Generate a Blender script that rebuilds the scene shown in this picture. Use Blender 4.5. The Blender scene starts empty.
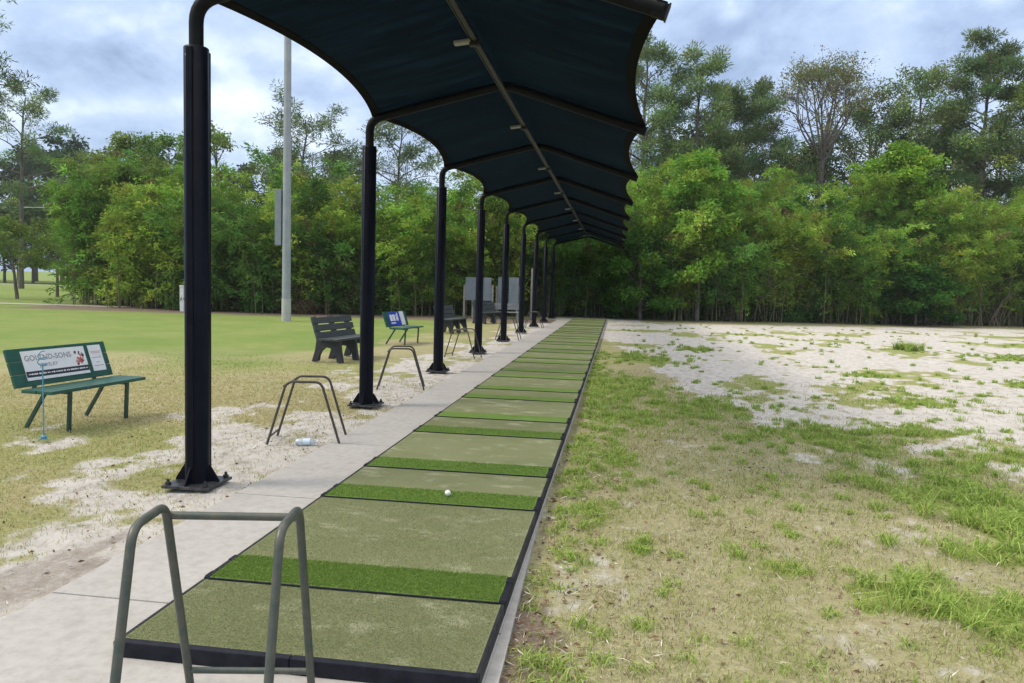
import bpy, bmesh, math, random
import numpy as np
from mathutils import Vector, Matrix

random.seed(5)
RS = np.random.RandomState(11)
S = bpy.context.scene
COL = S.collection
R = math.radians

# ------------------------------------------------------------------ helpers
def norm(v):
    v = np.asarray(v, float)
    return v / (np.linalg.norm(v, axis=-1, keepdims=True) + 1e-12)

class MB:
    """collects simple shapes and links them as ONE mesh object"""
    def __init__(self):
        self.v, self.f, self.s, self.m = [], [], [], []
    def add(self, verts, faces, smooth=False, mi=0):
        b = len(self.v)
        self.v.extend([tuple(map(float, p)) for p in verts])
        for q in faces:
            self.f.append([b + i for i in q]); self.s.append(smooth); self.m.append(mi)
        return self
    def box(self, c, d, rot=None, bev=0.0, mi=0):
        bm = bmesh.new()
        bmesh.ops.create_cube(bm, size=1.0)
        for v in bm.verts:
            v.co = Vector((v.co.x * d[0], v.co.y * d[1], v.co.z * d[2]))
        if bev > 0:
            bmesh.ops.bevel(bm, geom=list(bm.edges), offset=bev, segments=2, affect='EDGES', profile=.6)
        M = Matrix.Translation(Vector(c)) @ (rot.to_4x4() if rot else Matrix.Identity(4))
        bm.verts.index_update()
        self.add([M @ v.co for v in bm.verts], [[v.index for v in f.verts] for f in bm.faces], False, mi)
        bm.free(); return self
    def tube(self, pts, r, n=10, caps=True, mi=0, squash=None):
        P = np.array(pts, float)
        rr = np.full(len(P), r) if np.isscalar(r) else np.array(r, float)
        T = np.zeros_like(P); T[1:-1] = P[2:] - P[:-2]; T[0] = P[1] - P[0]; T[-1] = P[-1] - P[-2]
        T = norm(T)
        a = np.array([0, 0, 1.0]) if abs(T[0][2]) < .9 else np.array([1.0, 0, 0])
        u = norm(np.cross(T[0], a)); vs = []
        ang = np.linspace(0, 2 * math.pi, n, endpoint=False)
        for i in range(len(P)):
            u = norm(u - T[i] * np.dot(u, T[i])); w = np.cross(T[i], u)
            for t in ang: vs.append(P[i] + rr[i] * (u * math.cos(t) + w * math.sin(t)))
        fs = []
        for i in range(len(P) - 1):
            for k in range(n):
                k2 = (k + 1) % n
                fs.append([i * n + k, i * n + k2, (i + 1) * n + k2, (i + 1) * n + k])
        self.add(vs, fs, True, mi)
        if caps:
            L = len(P) - 1
            self.add([vs[k] for k in range(n)], [list(range(n - 1, -1, -1))], False, mi)
            self.add([vs[L * n + k] for k in range(n)], [list(range(n))], False, mi)
        return self
    def prism(self, prof, axis, a, b, mi=0):
        """2-D outline extruded along axis ('x': outline in y,z)"""
        n = len(prof)
        if axis == 'x': f = lambda p, t: (t, p[0], p[1])
        elif axis == 'y': f = lambda p, t: (p[0], t, p[1])
        else: f = lambda p, t: (p[0], p[1], t)
        vs = [f(p, a) for p in prof] + [f(p, b) for p in prof]
        fs = [list(range(n))[::-1], [n + i for i in range(n)]]
        fs += [[i, (i + 1) % n, n + (i + 1) % n, n + i] for i in range(n)]
        return self.add(vs, fs, False, mi)
    def ball(self, c, r, n=14, sz=(1, 1, 1)):
        bm = bmesh.new(); bmesh.ops.create_uvsphere(bm, u_segments=n, v_segments=n // 2 + 1, radius=r)
        bm.verts.index_update()
        self.add([(c[0] + v.co.x * sz[0], c[1] + v.co.y * sz[1], c[2] + v.co.z * sz[2]) for v in bm.verts],
                 [[v.index for v in f.verts] for f in bm.faces], True)
        bm.free(); return self
    def build(self, name, mat, parent=None):
        me = bpy.data.meshes.new(name); me.from_pydata(self.v, [], self.f); me.update()
        me.polygons.foreach_set('use_smooth', self.s)
        mats = mat if isinstance(mat, (list, tuple)) else [mat]
        for m in mats: me.materials.append(m)
        if len(mats) > 1: me.polygons.foreach_set('material_index', self.m)
        bm = bmesh.new(); bm.from_mesh(me); bmesh.ops.recalc_face_normals(bm, faces=bm.faces); bm.to_mesh(me); bm.free()
        o = bpy.data.objects.new(name, me); COL.objects.link(o)
        if parent: o.parent = parent
        return o

def np_mesh(name, verts, quads, mat, cols=None, parent=None, smooth=False):
    verts = np.ascontiguousarray(verts, dtype=np.float32); quads = np.ascontiguousarray(quads, dtype=np.int32)
    k = quads.shape[1]; me = bpy.data.meshes.new(name)
    me.vertices.add(len(verts)); me.vertices.foreach_set('co', verts.ravel())
    me.loops.add(quads.size); me.loops.foreach_set('vertex_index', quads.ravel())
    me.polygons.add(len(quads)); me.polygons.foreach_set('loop_start', np.arange(len(quads), dtype=np.int32) * k)
    me.polygons.foreach_set('use_smooth', np.full(len(quads), smooth, dtype=bool))
    if cols is not None:
        ca = me.color_attributes.new('tint', 'FLOAT_COLOR', 'POINT')
        c4 = np.ones((len(verts), 4), np.float32); c4[:, :3] = cols
        ca.data.foreach_set('color', c4.ravel())
    me.materials.append(mat); me.update(calc_edges=True); me.validate()
    o = bpy.data.objects.new(name, me); COL.objects.link(o)
    if parent: o.parent = parent
    return o

def tag(o, label=None, cat=None, group=None, kind=None):
    if label: o['label'] = label
    if cat: o['category'] = cat
    if group: o['group'] = group
    if kind: o['kind'] = kind
    return o
def empty(name, loc=(0, 0, 0), rz=0.0):
    o = bpy.data.objects.new(name, None); COL.objects.link(o)
    o.location = loc; o.rotation_euler = (0, 0, rz); o.empty_display_size = .2
    return o
def copy_tree(o, parent=None):
    c = o.copy(); COL.objects.link(c)
    if parent: c.parent = parent
    for ch in list(o.children): copy_tree(ch, c)
    return c

# numpy value noise
_tab = np.random.RandomState(3).rand(256, 256)
def vnoise(x, y):
    xi = np.floor(x).astype(int); yi = np.floor(y).astype(int); fx = x - xi; fy = y - yi
    fx = fx * fx * (3 - 2 * fx); fy = fy * fy * (3 - 2 * fy)
    t = lambda a, b: _tab[a & 255, b & 255]
    return (t(xi, yi) * (1 - fx) + t(xi + 1, yi) * fx) * (1 - fy) + (t(xi, yi + 1) * (1 - fx) + t(xi + 1, yi + 1) * fx) * fy
def fbm(x, y, o=4):
    s = 0; a = .5; tot = 0
    for i in range(o):
        s = s + a * vnoise(x * 2 ** i + 17.3 * i, y * 2 ** i + 5.1 * i); tot += a; a *= .55
    return s / tot
def ss(a, b, x):
    t = np.clip((x - a) / (b - a), 0, 1); return t * t * (3 - 2 * t)

# ------------------------------------------------------------------ materials
def mat(name, col=(.5, .5, .5), rough=.6, metal=0.0, spec=.5):
    m = bpy.data.materials.new(name); m.use_nodes = True
    b = m.node_tree.nodes['Principled BSDF']
    b.inputs['Base Color'].default_value = (*col, 1); b.inputs['Roughness'].default_value = rough
    b.inputs['Metallic'].default_value = metal; b.inputs['Specular IOR Level'].default_value = spec
    return m
def nd(m, t, **kw):
    n = m.node_tree.nodes.new(t)
    for k, v in kw.items(): setattr(n, k, v)
    return n
def lk(m, a, b): m.node_tree.links.new(a, b)
def bsdf(m): return m.node_tree.nodes['Principled BSDF']
def mixrgb(m, fac, a, b, blend='MIX'):
    n = nd(m, 'ShaderNodeMix', data_type='RGBA', blend_type=blend)
    for s, v in ((n.inputs[0], fac), (n.inputs[6], a), (n.inputs[7], b)):
        if hasattr(v, 'links') or isinstance(v, bpy.types.NodeSocket): lk(m, v, s)
        elif isinstance(v, (int, float)): s.default_value = v
        else: s.default_value = (*v, 1)
    return n.outputs[2]
def noise(m, scale, detail=4, rough=.6, coord=None, dim='3D', stretch=None, dist=0.0):
    n = nd(m, 'ShaderNodeTexNoise', noise_dimensions=dim)
    n.inputs['Scale'].default_value = scale; n.inputs['Detail'].default_value = detail
    n.inputs['Roughness'].default_value = rough; n.inputs['Distortion'].default_value = dist
    if coord is None:
        coord = nd(m, 'ShaderNodeTexCoord').outputs['Object']
    if stretch:
        mp = nd(m, 'ShaderNodeMapping'); mp.inputs['Scale'].default_value = stretch
        lk(m, coord, mp.inputs['Vector']); coord = mp.outputs['Vector']
    lk(m, coord, n.inputs['Vector']); return n.outputs['Fac']
def ramp(m, fac, stops):
    n = nd(m, 'ShaderNodeValToRGB'); e = n.color_ramp.elements
    while len(e) < len(stops): e.new(.5)
    for i, (p, c) in enumerate(stops):
        e[i].position = p; e[i].color = (*c, 1) if len(c) == 3 else c
    lk(m, fac, n.inputs['Fac']); return n.outputs['Color']
def bump(m, h, strength=.3, dist=.01):
    b = nd(m, 'ShaderNodeBump'); b.inputs['Strength'].default_value = strength; b.inputs['Distance'].default_value = dist
    lk(m, h, b.inputs['Height']); lk(m, b.outputs['Normal'], bsdf(m).inputs['Normal'])
def varied(name, c0, c1, scale=6, rough=.6, metal=0.0, bstr=0.0, bscale=40, spec=.5, stretch=None):
    m = mat(name, c0, rough, metal, spec)
    f = noise(m, scale, 5, .65, stretch=stretch)
    lk(m, ramp(m, f, [(.35, c0), (.68, c1)]), bsdf(m).inputs['Base Color'])
    if bstr: bump(m, noise(m, bscale, 3), bstr, .004)
    return m

M = {}
M['post'] = varied('post_paint', (.003, .004, .009), (.007, .008, .014), 9, .4, 0, .05, 60, .09)
M['rod'] = varied('rafter_paint', (.004, .0045, .005), (.009, .009, .009), 12, .5, 0, 0, 40, .1)
M['plate'] = varied('plate_metal', (.012, .013, .017), (.10, .10, .105), 11, .38, .3)
M['bolt'] = mat('bolt_metal', (.05, .05, .055), .4, .6)
M['ridge'] = varied('ridge_galvanised', (.009, .009, .009), (.022, .021, .018), 8, .5, .3)
M['lamp'] = varied('lamp_housing', (.20, .20, .175), (.30, .30, .27), 8, .45)
M['hem'] = varied('canopy_hem', (.003, .003, .003), (.009, .008, .006), 14, .9, 0, 0, 40, .05)
M['greentube'] = varied('green_tube', (.045, .065, .055), (.10, .095, .075), 18, .42, .1, .08, 90)
M['browntube'] = varied('brown_tube', (.045, .04, .034), (.085, .07, .055), 20, .45, .1, .08, 90)
M['benchgreen'] = varied('bench_green', (.008, .066, .045), (.02, .10, .072), 7, .35, 0, .05, 50)
M['benchleg'] = varied('bench_leg', (.012, .05, .04), (.03, .07, .055), 12, .4)
M['plastic'] = varied('recycled_plastic', (.024, .033, .036), (.055, .068, .068), 8, .6, 0, .1, 50, stretch=(1, 8, 8))
M['plasticdark'] = varied('recycled_plastic_dark', (.012, .015, .02), (.03, .034, .04), 8, .6)
M['signwhite'] = varied('sign_white', (.66, .68, .72), (.78, .79, .8), 5, .35)
M['ink'] = mat('ink_grey', (.30, .31, .33), .5)
M['inkblack'] = mat('ink_black', (.02, .022, .03), .4)
M['inkwhite'] = mat('ink_white', (.75, .75, .78), .4)
M['inkred'] = varied('ink_red', (.45, .05, .05), (.6, .18, .16), 30, .5)
M['signblue'] = varied('sign_blue', (.02, .05, .40), (.03, .08, .5), 8, .35)
M['bluerod'] = varied('blue_rod', (.05, .22, .38), (.10, .32, .45), 20, .4)
M['rubber'] = varied('black_rubber', (.006, .007, .013), (.018, .020, .028), 14, .6, 0, .1, 80, .2)
M['railgrey'] = varied('rail_worn', (.008, .009, .014), (.035, .036, .04), 10, .55, 0, 0, 40, .2)
M['galv'] = varied('pole_grey', (.25, .275, .30), (.32, .345, .36), 3, .5, .1)
M['polebase'] = varied('pole_base', (.36, .37, .36), (.44, .44, .42), 5, .7)
M['panelgrey'] = varied('panel_grey', (.15, .18, .21), (.21, .245, .275), 3, .55)
M['timber'] = varied('old_timber', (.22, .20, .17), (.36, .34, .30), 6, .85, stretch=(6, 6, 1))
M['palebench'] = varied('pale_bench', (.20, .215, .22), (.28, .29, .29), 6, .6)
M['ball'] = mat('ball_white', (.8, .8, .78), .35)
M['bottle'] = mat('bottle_plastic', (.75, .85, .92), .15, 0, .5)
bsdf(M['bottle']).inputs['Transmission Weight'].default_value = .55
M['label'] = mat('bottle_label', (.62, .74, .84), .4)
M['white'] = varied('white_paint', (.6, .6, .6), (.75, .75, .73), 6, .5)
M['cable'] = mat('cable_black', (.03, .03, .03), .6)

# concrete
m = M['concrete'] = mat('concrete', (.5, .48, .46), .9, 0, .15)
n1 = noise(m, .9, 6, .7); n2 = noise(m, 14, 5, .7); n3 = noise(m, 160, 2, .5)
c = ramp(m, n1, [(.30, (.315, .302, .285)), (.52, (.395, .382, .365)), (.72, (.45, .44, .425))])
c = mixrgb(m, .45, c, ramp(m, n2, [(.3, (.26, .245, .23)), (.55, (.41, .397, .38)), (.8, (.49, .475, .455))]))
c = mixrgb(m, ramp(m, n3, [(.60, (0, 0, 0)), (.72, (.5, .5, .5))]), c, (.28, .25, .22))
lk(m, c, bsdf(m).inputs['Base Color']); bump(m, n3, .25, .003)

# worn olive turf (a different wear pattern on every mat: 4-D noise driven by the object's random number)
def turf(name, c0, c1, worn, wornamt):
    m = mat(name, c0, .95, 0, .15)
    oi = nd(m, 'ShaderNodeObjectInfo'); tc = nd(m, 'ShaderNodeTexCoord')
    def n4(scale, det, st):
        n = nd(m, 'ShaderNodeTexNoise', noise_dimensions='4D')
        n.inputs['Scale'].default_value = scale; n.inputs['Detail'].default_value = det; n.inputs['Roughness'].default_value = .68
        mp = nd(m, 'ShaderNodeMapping'); mp.inputs['Scale'].default_value = st
        lk(m, tc.outputs['Object'], mp.inputs['Vector']); lk(m, mp.outputs['Vector'], n.inputs['Vector'])
        mu = nd(m, 'ShaderNodeMath', operation='MULTIPLY'); mu.inputs[1].default_value = 37.0
        lk(m, oi.outputs['Random'], mu.inputs[0]); lk(m, mu.outputs[0], n.inputs['W']); return n.outputs['Fac']
    big = n4(2.0, 5, (1, 1.6, 1)); fine = noise(m, 110, 3, .7); pat = n4(3.2, 7, (1, 1.8, 1))
    c = ramp(m, big, [(.32, c0), (.68, c1)])
    c = mixrgb(m, ramp(m, fine, [(.35, (0, 0, 0)), (.68, (.62, .62, .62))]), c, tuple(x * .5 for x in c0))
    w = ramp(m, pat, [(.54, (0, 0, 0)), (.74, (wornamt,) * 3)])
    c = mixrgb(m, w, c, worn)
    d = ramp(m, n4(5.0, 6, (1, 1, 1)), [(.56, (0, 0, 0)), (.70, (.45, .45, .45))])
    c = mixrgb(m, d, c, tuple(x * .6 for x in c0))
    hv = nd(m, 'ShaderNodeHueSaturation'); mr = nd(m, 'ShaderNodeMapRange')
    mr.inputs[3].default_value = .88; mr.inputs[4].default_value = 1.1
    lk(m, oi.outputs['Random'], mr.inputs[0]); lk(m, mr.outputs[0], hv.inputs['Value']); lk(m, c, hv.inputs['Color'])
    lk(m, hv.outputs[0], bsdf(m).inputs['Base Color']); bump(m, fine, .55, .006)
    return m
M['turf_tan'] = turf('turf_olive', (.175, .196, .095), (.230, .246, .132), (.42, .42, .30), .8)
M['turf_green'] = turf('turf_bright', (.125, .215, .042), (.158, .252, .056), (.25, .36, .11), .35)

def leafmat(name, rough=.6, trans=.45, spec=.06):
    m = mat(name, (.1, .2, .05), rough, 0, spec)
    a = nd(m, 'ShaderNodeAttribute', attribute_name='tint')
    lk(m, a.outputs['Color'], bsdf(m).inputs['Base Color'])
    t = nd(m, 'ShaderNodeBsdfTranslucent'); lk(m, a.outputs['Color'], t.inputs['Color'])
    mx = nd(m, 'ShaderNodeMixShader'); mx.inputs[0].default_value = trans
    out = m.node_tree.nodes['Material Output']
    lk(m, bsdf(m).outputs[0], mx.inputs[1]); lk(m, t.outputs[0], mx.inputs[2]); lk(m, mx.outputs[0], out.inputs['Surface'])
    return m
M['leaf'] = leafmat('foliage'); M['grass'] = leafmat('grass_blades', .7, .25, .05)
m = M['tint'] = mat('tinted_matter', (.3, .3, .3), .8)
lk(m, nd(m, 'ShaderNodeAttribute', attribute_name='tint').outputs['Color'], bsdf(m).inputs['Base Color'])
M['bark'] = varied('bark', (.07, .06, .05), (.17, .15, .13), 3, .9, stretch=(3, 3, .6))
M['barkpale'] = varied('bark_pale', (.13, .12, .10), (.26, .24, .21), 3, .9)
M['culm'] = varied('culm', (.10, .10, .04), (.26, .21, .12), 1.2, .6)

# shade cloth
m = M['cloth'] = mat('shade_cloth', (.0018, .0030, .0050), .9, 0, .03)
uv = nd(m, 'ShaderNodeUVMap'); sep = nd(m, 'ShaderNodeSeparateXYZ'); lk(m, uv.outputs[0], sep.inputs[0])
# seam line half way along the bay
sb = nd(m, 'ShaderNodeMath', operation='SUBTRACT'); lk(m, sep.outputs[1], sb.inputs[0]); sb.inputs[1].default_value = .5
ab = nd(m, 'ShaderNodeMath', operation='ABSOLUTE'); lk(m, sb.outputs[0], ab.inputs[0])
lt = nd(m, 'ShaderNodeMath', operation='LESS_THAN'); lk(m, ab.outputs[0], lt.inputs[0]); lt.inputs[1].default_value = .008
weave = noise(m, 1.7, 12, .85, stretch=(.7, 8, .7)); 
tcol = ramp(m, weave, [(.38, (.0002, .0006, .0013)), (.5, (.0005, .0020, .0033)), (.60, (.0019, .0068, .0092))])
tcol = mixrgb(m, lt.outputs[0], tcol, (.0008, .0016, .0026))
tr = nd(m, 'ShaderNodeBsdfTranslucent'); lk(m, tcol, tr.inputs['Color'])
ad = nd(m, 'ShaderNodeAddShader'); lk(m, bsdf(m).outputs[0], ad.inputs[0]); lk(m, tr.outputs[0], ad.inputs[1])
lk(m, ad.outputs[0], m.node_tree.nodes['Material Output'].inputs['Surface'])

# ------------------------------------------------------------------ camera (solved from the photograph)
f_px, pitch, yaw, roll = 754.2, .0756, .1365, .0286
fw = Vector((-math.sin(yaw) * math.cos(pitch), math.cos(yaw) * math.cos(pitch), -math.sin(pitch)))
rt = Vector((math.cos(yaw), math.sin(yaw), 0)); up = rt.cross(fw)
r2 = rt * math.cos(roll) + up * math.sin(roll); u2 = -rt * math.sin(roll) + up * math.cos(roll)
cam = bpy.data.cameras.new('camera'); co = bpy.data.objects.new('camera', cam); COL.objects.link(co)
mw = Matrix((r2, u2, -fw)).transposed().to_4x4(); mw.translation = Vector((0, 0, 1.6)); co.matrix_world = mw
cam.sensor_width = 36; cam.lens = f_px * 36 / 1024; cam.clip_start = .05; cam.clip_end = 3000
S.camera = co

# ------------------------------------------------------------------ sky and sun
SUN_EL, SUN_AZ = R(46), R(-106)           # azimuth from +Y towards +X
w = bpy.data.worlds.new('World'); S.world = w; w.use_nodes = True
nt = w.node_tree; nt.nodes.clear()
class W: node_tree = nt
sky = nt.nodes.new('ShaderNodeTexSky'); sky.sky_type = 'NISHITA'; sky.sun_disc = False
sky.sun_elevation = SUN_EL; sky.sun_rotation = SUN_AZ; sky.air_density = 1.2; sky.dust_density = 1.5
bg1 = nt.nodes.new('ShaderNodeBackground'); bg1.inputs['Strength'].default_value = .10
nt.links.new(sky.outputs[0], bg1.inputs[0])
tc = nt.nodes.new('ShaderNodeTexCoord'); sx = nt.nodes.new('ShaderNodeSeparateXYZ'); nt.links.new(tc.outputs['Generated'], sx.inputs[0])
def mth(op, a, b=None, clamp=False):
    n = nt.nodes.new('ShaderNodeMath'); n.operation = op; n.use_clamp = clamp
    for i, v in enumerate((a, b)):
        if v is None: continue
        if isinstance(v, (int, float)): n.inputs[i].default_value = v
        else: nt.links.new(v, n.inputs[i])
    return n.outputs[0]
zc = mth('MAXIMUM', sx.outputs[2], 0.0); den = mth('ADD', zc, .22)
cx_ = mth('DIVIDE', sx.outputs[0], den); cy_ = mth('DIVIDE', sx.outputs[1], den)
cb = nt.nodes.new('ShaderNodeCombineXYZ'); nt.links.new(cx_, cb.inputs[0]); nt.links.new(cy_, cb.inputs[1])
def wn(scale, det, dist, off, rough=.55):
    mp = nt.nodes.new('ShaderNodeMapping'); mp.inputs['Location'].default_value = off
    nt.links.new(tc.outputs['Generated'], mp.inputs[0]); mp.inputs['Scale'].default_value = (1, 1, 1.7)
    n = nt.nodes.new('ShaderNodeTexNoise'); n.inputs['Scale'].default_value = scale; n.inputs['Detail'].default_value = det
    n.inputs['Roughness'].default_value = rough; n.inputs['Distortion'].default_value = dist
    nt.links.new(mp.outputs[0], n.inputs['Vector']); return n.outputs['Fac']
CL = (3.1, 1.7, 0)
cl = wn(2.6, 9, .25, CL, .58); cl2 = wn(7.0, 8, .3, (7.2, 2.4, 0), .62)
cmix = mth('ADD', mth('MULTIPLY', cl, .62), mth('MULTIPLY', cl2, .38))
# the banks of cloud the photograph shows: darker heaps and bright gaps, as places on the sky dome
wob = wn(8.0, 7, .2, (1.7, 9.1, 0), .62)
for (bx, by, rx_, ry_, am) in [(-1.25, 1.76, .20, .16, -.16), (-1.50, 1.74, .12, .10, .04), (-1.42, 1.97, .40, .08, .08), (-.99, 1.80, .05, .20, .07), (-1.15, 2.02, .16, .05, .05), (-.86, 1.95, .13, .16, -.08),
                               (.27, 1.87, .03, .07, .09), (.22, 1.73, .03, .04, .08), (.15, 1.85, .12, .3, -.05), (.60, 1.80, .26, .22, -.06), (.72, 1.64, .05, .03, .08)]:
    dx = mth('DIVIDE', mth('SUBTRACT', cx_, bx), rx_); dy = mth('DIVIDE', mth('SUBTRACT', cy_, by), ry_)
    q = mth('ADD', mth('MULTIPLY', dx, dx), mth('MULTIPLY', dy, dy)); q = mth('ADD', q, mth('MULTIPLY', mth('SUBTRACT', wob, .5), 3.2))
    cmix = mth('ADD', cmix, mth('MULTIPLY', mth('POWER', 2.718, mth('MULTIPLY', mth('MAXIMUM', q, 0.0), -1.0)), am))
rp = nt.nodes.new('ShaderNodeValToRGB'); e = rp.color_ramp.elements
stops = [(.36, (.165, .225, .345)), (.46, (.265, .345, .505)), (.54, (.375, .465, .635)), (.62, (.56, .64, .77)), (.71, (.84, .87, .90))]
while len(e) < len(stops): e.new(.5)
for i, (p, c) in enumerate(stops): e[i].position = p; e[i].color = (*c, 1)
nt.links.new(cmix, rp.inputs[0])
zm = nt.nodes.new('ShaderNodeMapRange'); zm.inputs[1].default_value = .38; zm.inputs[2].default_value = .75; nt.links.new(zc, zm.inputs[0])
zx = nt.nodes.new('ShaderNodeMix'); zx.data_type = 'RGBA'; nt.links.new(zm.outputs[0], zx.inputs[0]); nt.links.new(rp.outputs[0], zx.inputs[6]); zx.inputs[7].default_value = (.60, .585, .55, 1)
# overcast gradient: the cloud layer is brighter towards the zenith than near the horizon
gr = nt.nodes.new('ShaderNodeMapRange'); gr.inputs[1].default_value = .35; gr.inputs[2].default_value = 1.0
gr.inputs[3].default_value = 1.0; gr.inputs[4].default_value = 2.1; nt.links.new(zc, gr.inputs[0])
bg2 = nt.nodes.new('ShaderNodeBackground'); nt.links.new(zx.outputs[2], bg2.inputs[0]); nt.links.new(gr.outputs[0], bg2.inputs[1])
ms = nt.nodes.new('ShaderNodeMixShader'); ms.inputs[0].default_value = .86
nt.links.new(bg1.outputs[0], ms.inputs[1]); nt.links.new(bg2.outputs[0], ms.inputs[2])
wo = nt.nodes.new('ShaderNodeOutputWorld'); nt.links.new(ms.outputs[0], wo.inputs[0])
sl = bpy.data.lights.new('sun', 'SUN'); sl.energy = 1.5; sl.angle = R(16); sl.color = (1, .90, .74)
so = bpy.data.objects.new('sun', sl); COL.objects.link(so)
sd = Vector((math.sin(SUN_AZ) * math.cos(SUN_EL), math.cos(SUN_AZ) * math.cos(SUN_EL), math.sin(SUN_EL)))
so.rotation_euler = sd.to_track_quat('Z', 'Y').to_euler()
S.view_settings.view_transform = 'Standard'; S.view_settings.look = 'None'; S.view_settings.gamma = 1
S.view_settings.exposure = 0.8

# ------------------------------------------------------------------ ground
PADL, PADR = -2.745, -.472
def fields(X, Y):
    """weights of sand, dry grass, green grass, lawn, soil at a point of the ground"""
    n1 = fbm(X * .45 + 3, Y * .45 + 9); n2 = fbm(X * 1.5 + 31, Y * 1.1 + 7, 5); n3 = fbm(X * 5 + 2, Y * 3.5 + 77, 4)
    n4 = fbm(X * .9 + 60, Y * .55 + 40, 5)
    # left side
    d = PADL - X
    wid = 1.55 + .5 * np.exp(-((Y - 5) / 2.5) ** 2) - .45 * ss(9, 18, Y)
    sL = ss(.22, .84, .95 - .5 * d / wid + (n2 - .5) * 1.9 + (n3 - .5) * .7)
    lawn = ss(9, 19, Y + .10 * d + (n1 - .5) * 7) * ss(1.8, 4.5, d + (n2 - .5) * 2)
    gL = ss(.42, .72, n1 + .25 * (n3 - .5) + .012 * np.clip(Y, 0, 12)) * .5
    soilL = ss(-1.6, -.2, Y - (31.5 + .145 * (X + 14)) + (n2 - .5) * 1.5) * (Y < 36) * (X > -26)
    dirt = ss(.5, .75, 1.15 - np.abs(d - .25) * 1.6 - np.abs(Y - 3.4) * .55 + (n3 - .5) * .6)
    # right side
    e = X - PADR
    Yb = 10.0 - .62 * np.clip(e - 1.3, 0, 5) + 13 * np.exp(-(e / 1.25) ** 2) + (n1 - .5) * 5
    sR = ss(-.5, .9, Y - Yb + (n2 - .5) * 4.0 + (n3 - .5) * 1.8)
    tuft = ss(.585, .66, n4 + .35 * (n3 - .5) + .02 * ss(12, 30, X) )
    sR = sR * (1 - .85 * tuft) 
    sR = np.maximum(sR, .62 * ss(.42, .74, n2 * .30 + n3 * .35 + fbm(X * 14, Y * 11, 3) * .35) * (Y < 13))
    edge = ss(34.5, 37, Y - .42 * np.clip(X - 3, 0, 40) + (n2 - .5) * 2.5) * (X > 1.2)
    sR = sR * (1 - .8 * edge)
    blob = lambda cx, cy, rx, ry: np.exp(-(((X - cx) / rx) ** 2 + ((Y - cy) / ry) ** 2) * 1.2)
    G = np.maximum.reduce([blob(*b) for b in GREEN])
    gR = np.clip(.85 * ss(.35, .75, G + (n3 - .5) * 1.1) + .6 * ss(.52, .72, n4 + .3 * (n3 - .5)), 0, 1)
    sR = sR * (1 - ss(.3, .65, G + (n3 - .5) * 1.2))
    soilR = ss(.5, .8, 1.1 - e * 1.1 - np.clip(Y - 3.2, 0, 9) * .5 + (n3 - .5) * .7) * .75
    left = (X < -1.5)
    sand = np.where(left, sL, sR); green = np.where(left, gL, gR)
    lawn = np.where(left, lawn, 0); soil = np.where(left, np.maximum(soilL, dirt * .5), soilR)
    return sand, green, lawn, soil
# patches of greener grass right of the mats
GREEN = [(2.75, 6.5, .75, .7), (2.9, 5.7, .55, .5), (1.62, 4.22, .42, .32), (1.95, 4.1, .3, .3), (2.45, 8.9, .7, .9), (2.5, 5.0, .4, .3),
         (.21, 4.72, .08, .08), (1.08, 4.55, .18, .12), (1.1, 10.6, .9, .8), (.65, 17.6, .9, 1.8), (.15, 12.5, .6, 1.6), (.35, 9.6, .5, .7),
         (3.2, 7.7, .5, .4), (4.2, 8.3, .7, .4), (2.1, 3.9, .3, .25), (.05, 7.2, .22, .5), (1.5, 8.6, .4, .3), (3.6, 9.5, .6, .4), (-.1, 5.4, .14, .35),
         (4.6, 12.2, .6, .5), (8, 15, .8, .7), (6.2, 10.6, .6, .4), (11, 22, 1.4, 1), (13.5, 28, 1.6, 1.2), (17, 34, 3, 1.5), (5, 16, .5, .4), (2.2, 21, .5, .7)]
def axis(parts):
    a = []
    for (x0, x1, st) in parts: a += list(np.arange(x0, x1, st))
    return np.array(a + [parts[-1][1]])
ax = axis([(-900, -120, 60), (-120, -40, 5), (-40, -14, .7), (-14, -6, .2), (-6, 5, .08), (5, 14, .2), (14, 40, .7), (40, 120, 5), (120, 900, 60)])
ay = axis([(-60, 0, 6), (0, 2, .4), (2, 8, .08), (8, 16, .14), (16, 42, .3), (42, 60, 1), (60, 120, 5), (120, 1400, 80)])
GX, GY = np.meshgrid(ax, ay)
sand, green, lawn, soil = fields(GX, GY)
def gz(X, Y):
    near = 1 - ss(20, 40, Y)
    z = -.028 + near * ((fbm(X * 1.7, Y * 1.7) - .5) * .05 + (fbm(X * 8, Y * 8, 2) - .5) * .018)
    z = np.where(X > -1.5, z - .004, z)
    under = (X > PADL - .12) & (X < PADR + .12) & (Y < 38.4)
    return np.where(under, np.minimum(z, -.03), z)
GZ = gz(GX, GY)
verts = np.stack([GX.ravel(), GY.ravel(), GZ.ravel()], 1)
nx, ny = len(ax), len(ay); idx = np.arange(nx * ny).reshape(ny, nx)
quads = np.stack([idx[:-1, :-1].ravel(), idx[:-1, 1:].ravel(), idx[1:, 1:].ravel(), idx[1:, :-1].ravel()], 1)
m = M['ground'] = mat('ground', (.3, .3, .2), .95, 0, .1)
ma = nd(m, 'ShaderNodeAttribute', attribute_name='tint'); mb = nd(m, 'ShaderNodeAttribute', attribute_name='soil')
sp = nd(m, 'ShaderNodeSeparateColor'); lk(m, ma.outputs['Color'], sp.inputs[0])
g1 = noise(m, 3.0, 8, .75); g2 = noise(m, 22, 5, .75); g3 = noise(m, 90, 3, .7); g4 = noise(m, .5, 5, .6); g5 = noise(m, 9, 6, .7, stretch=(1, .55, 1))
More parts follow.
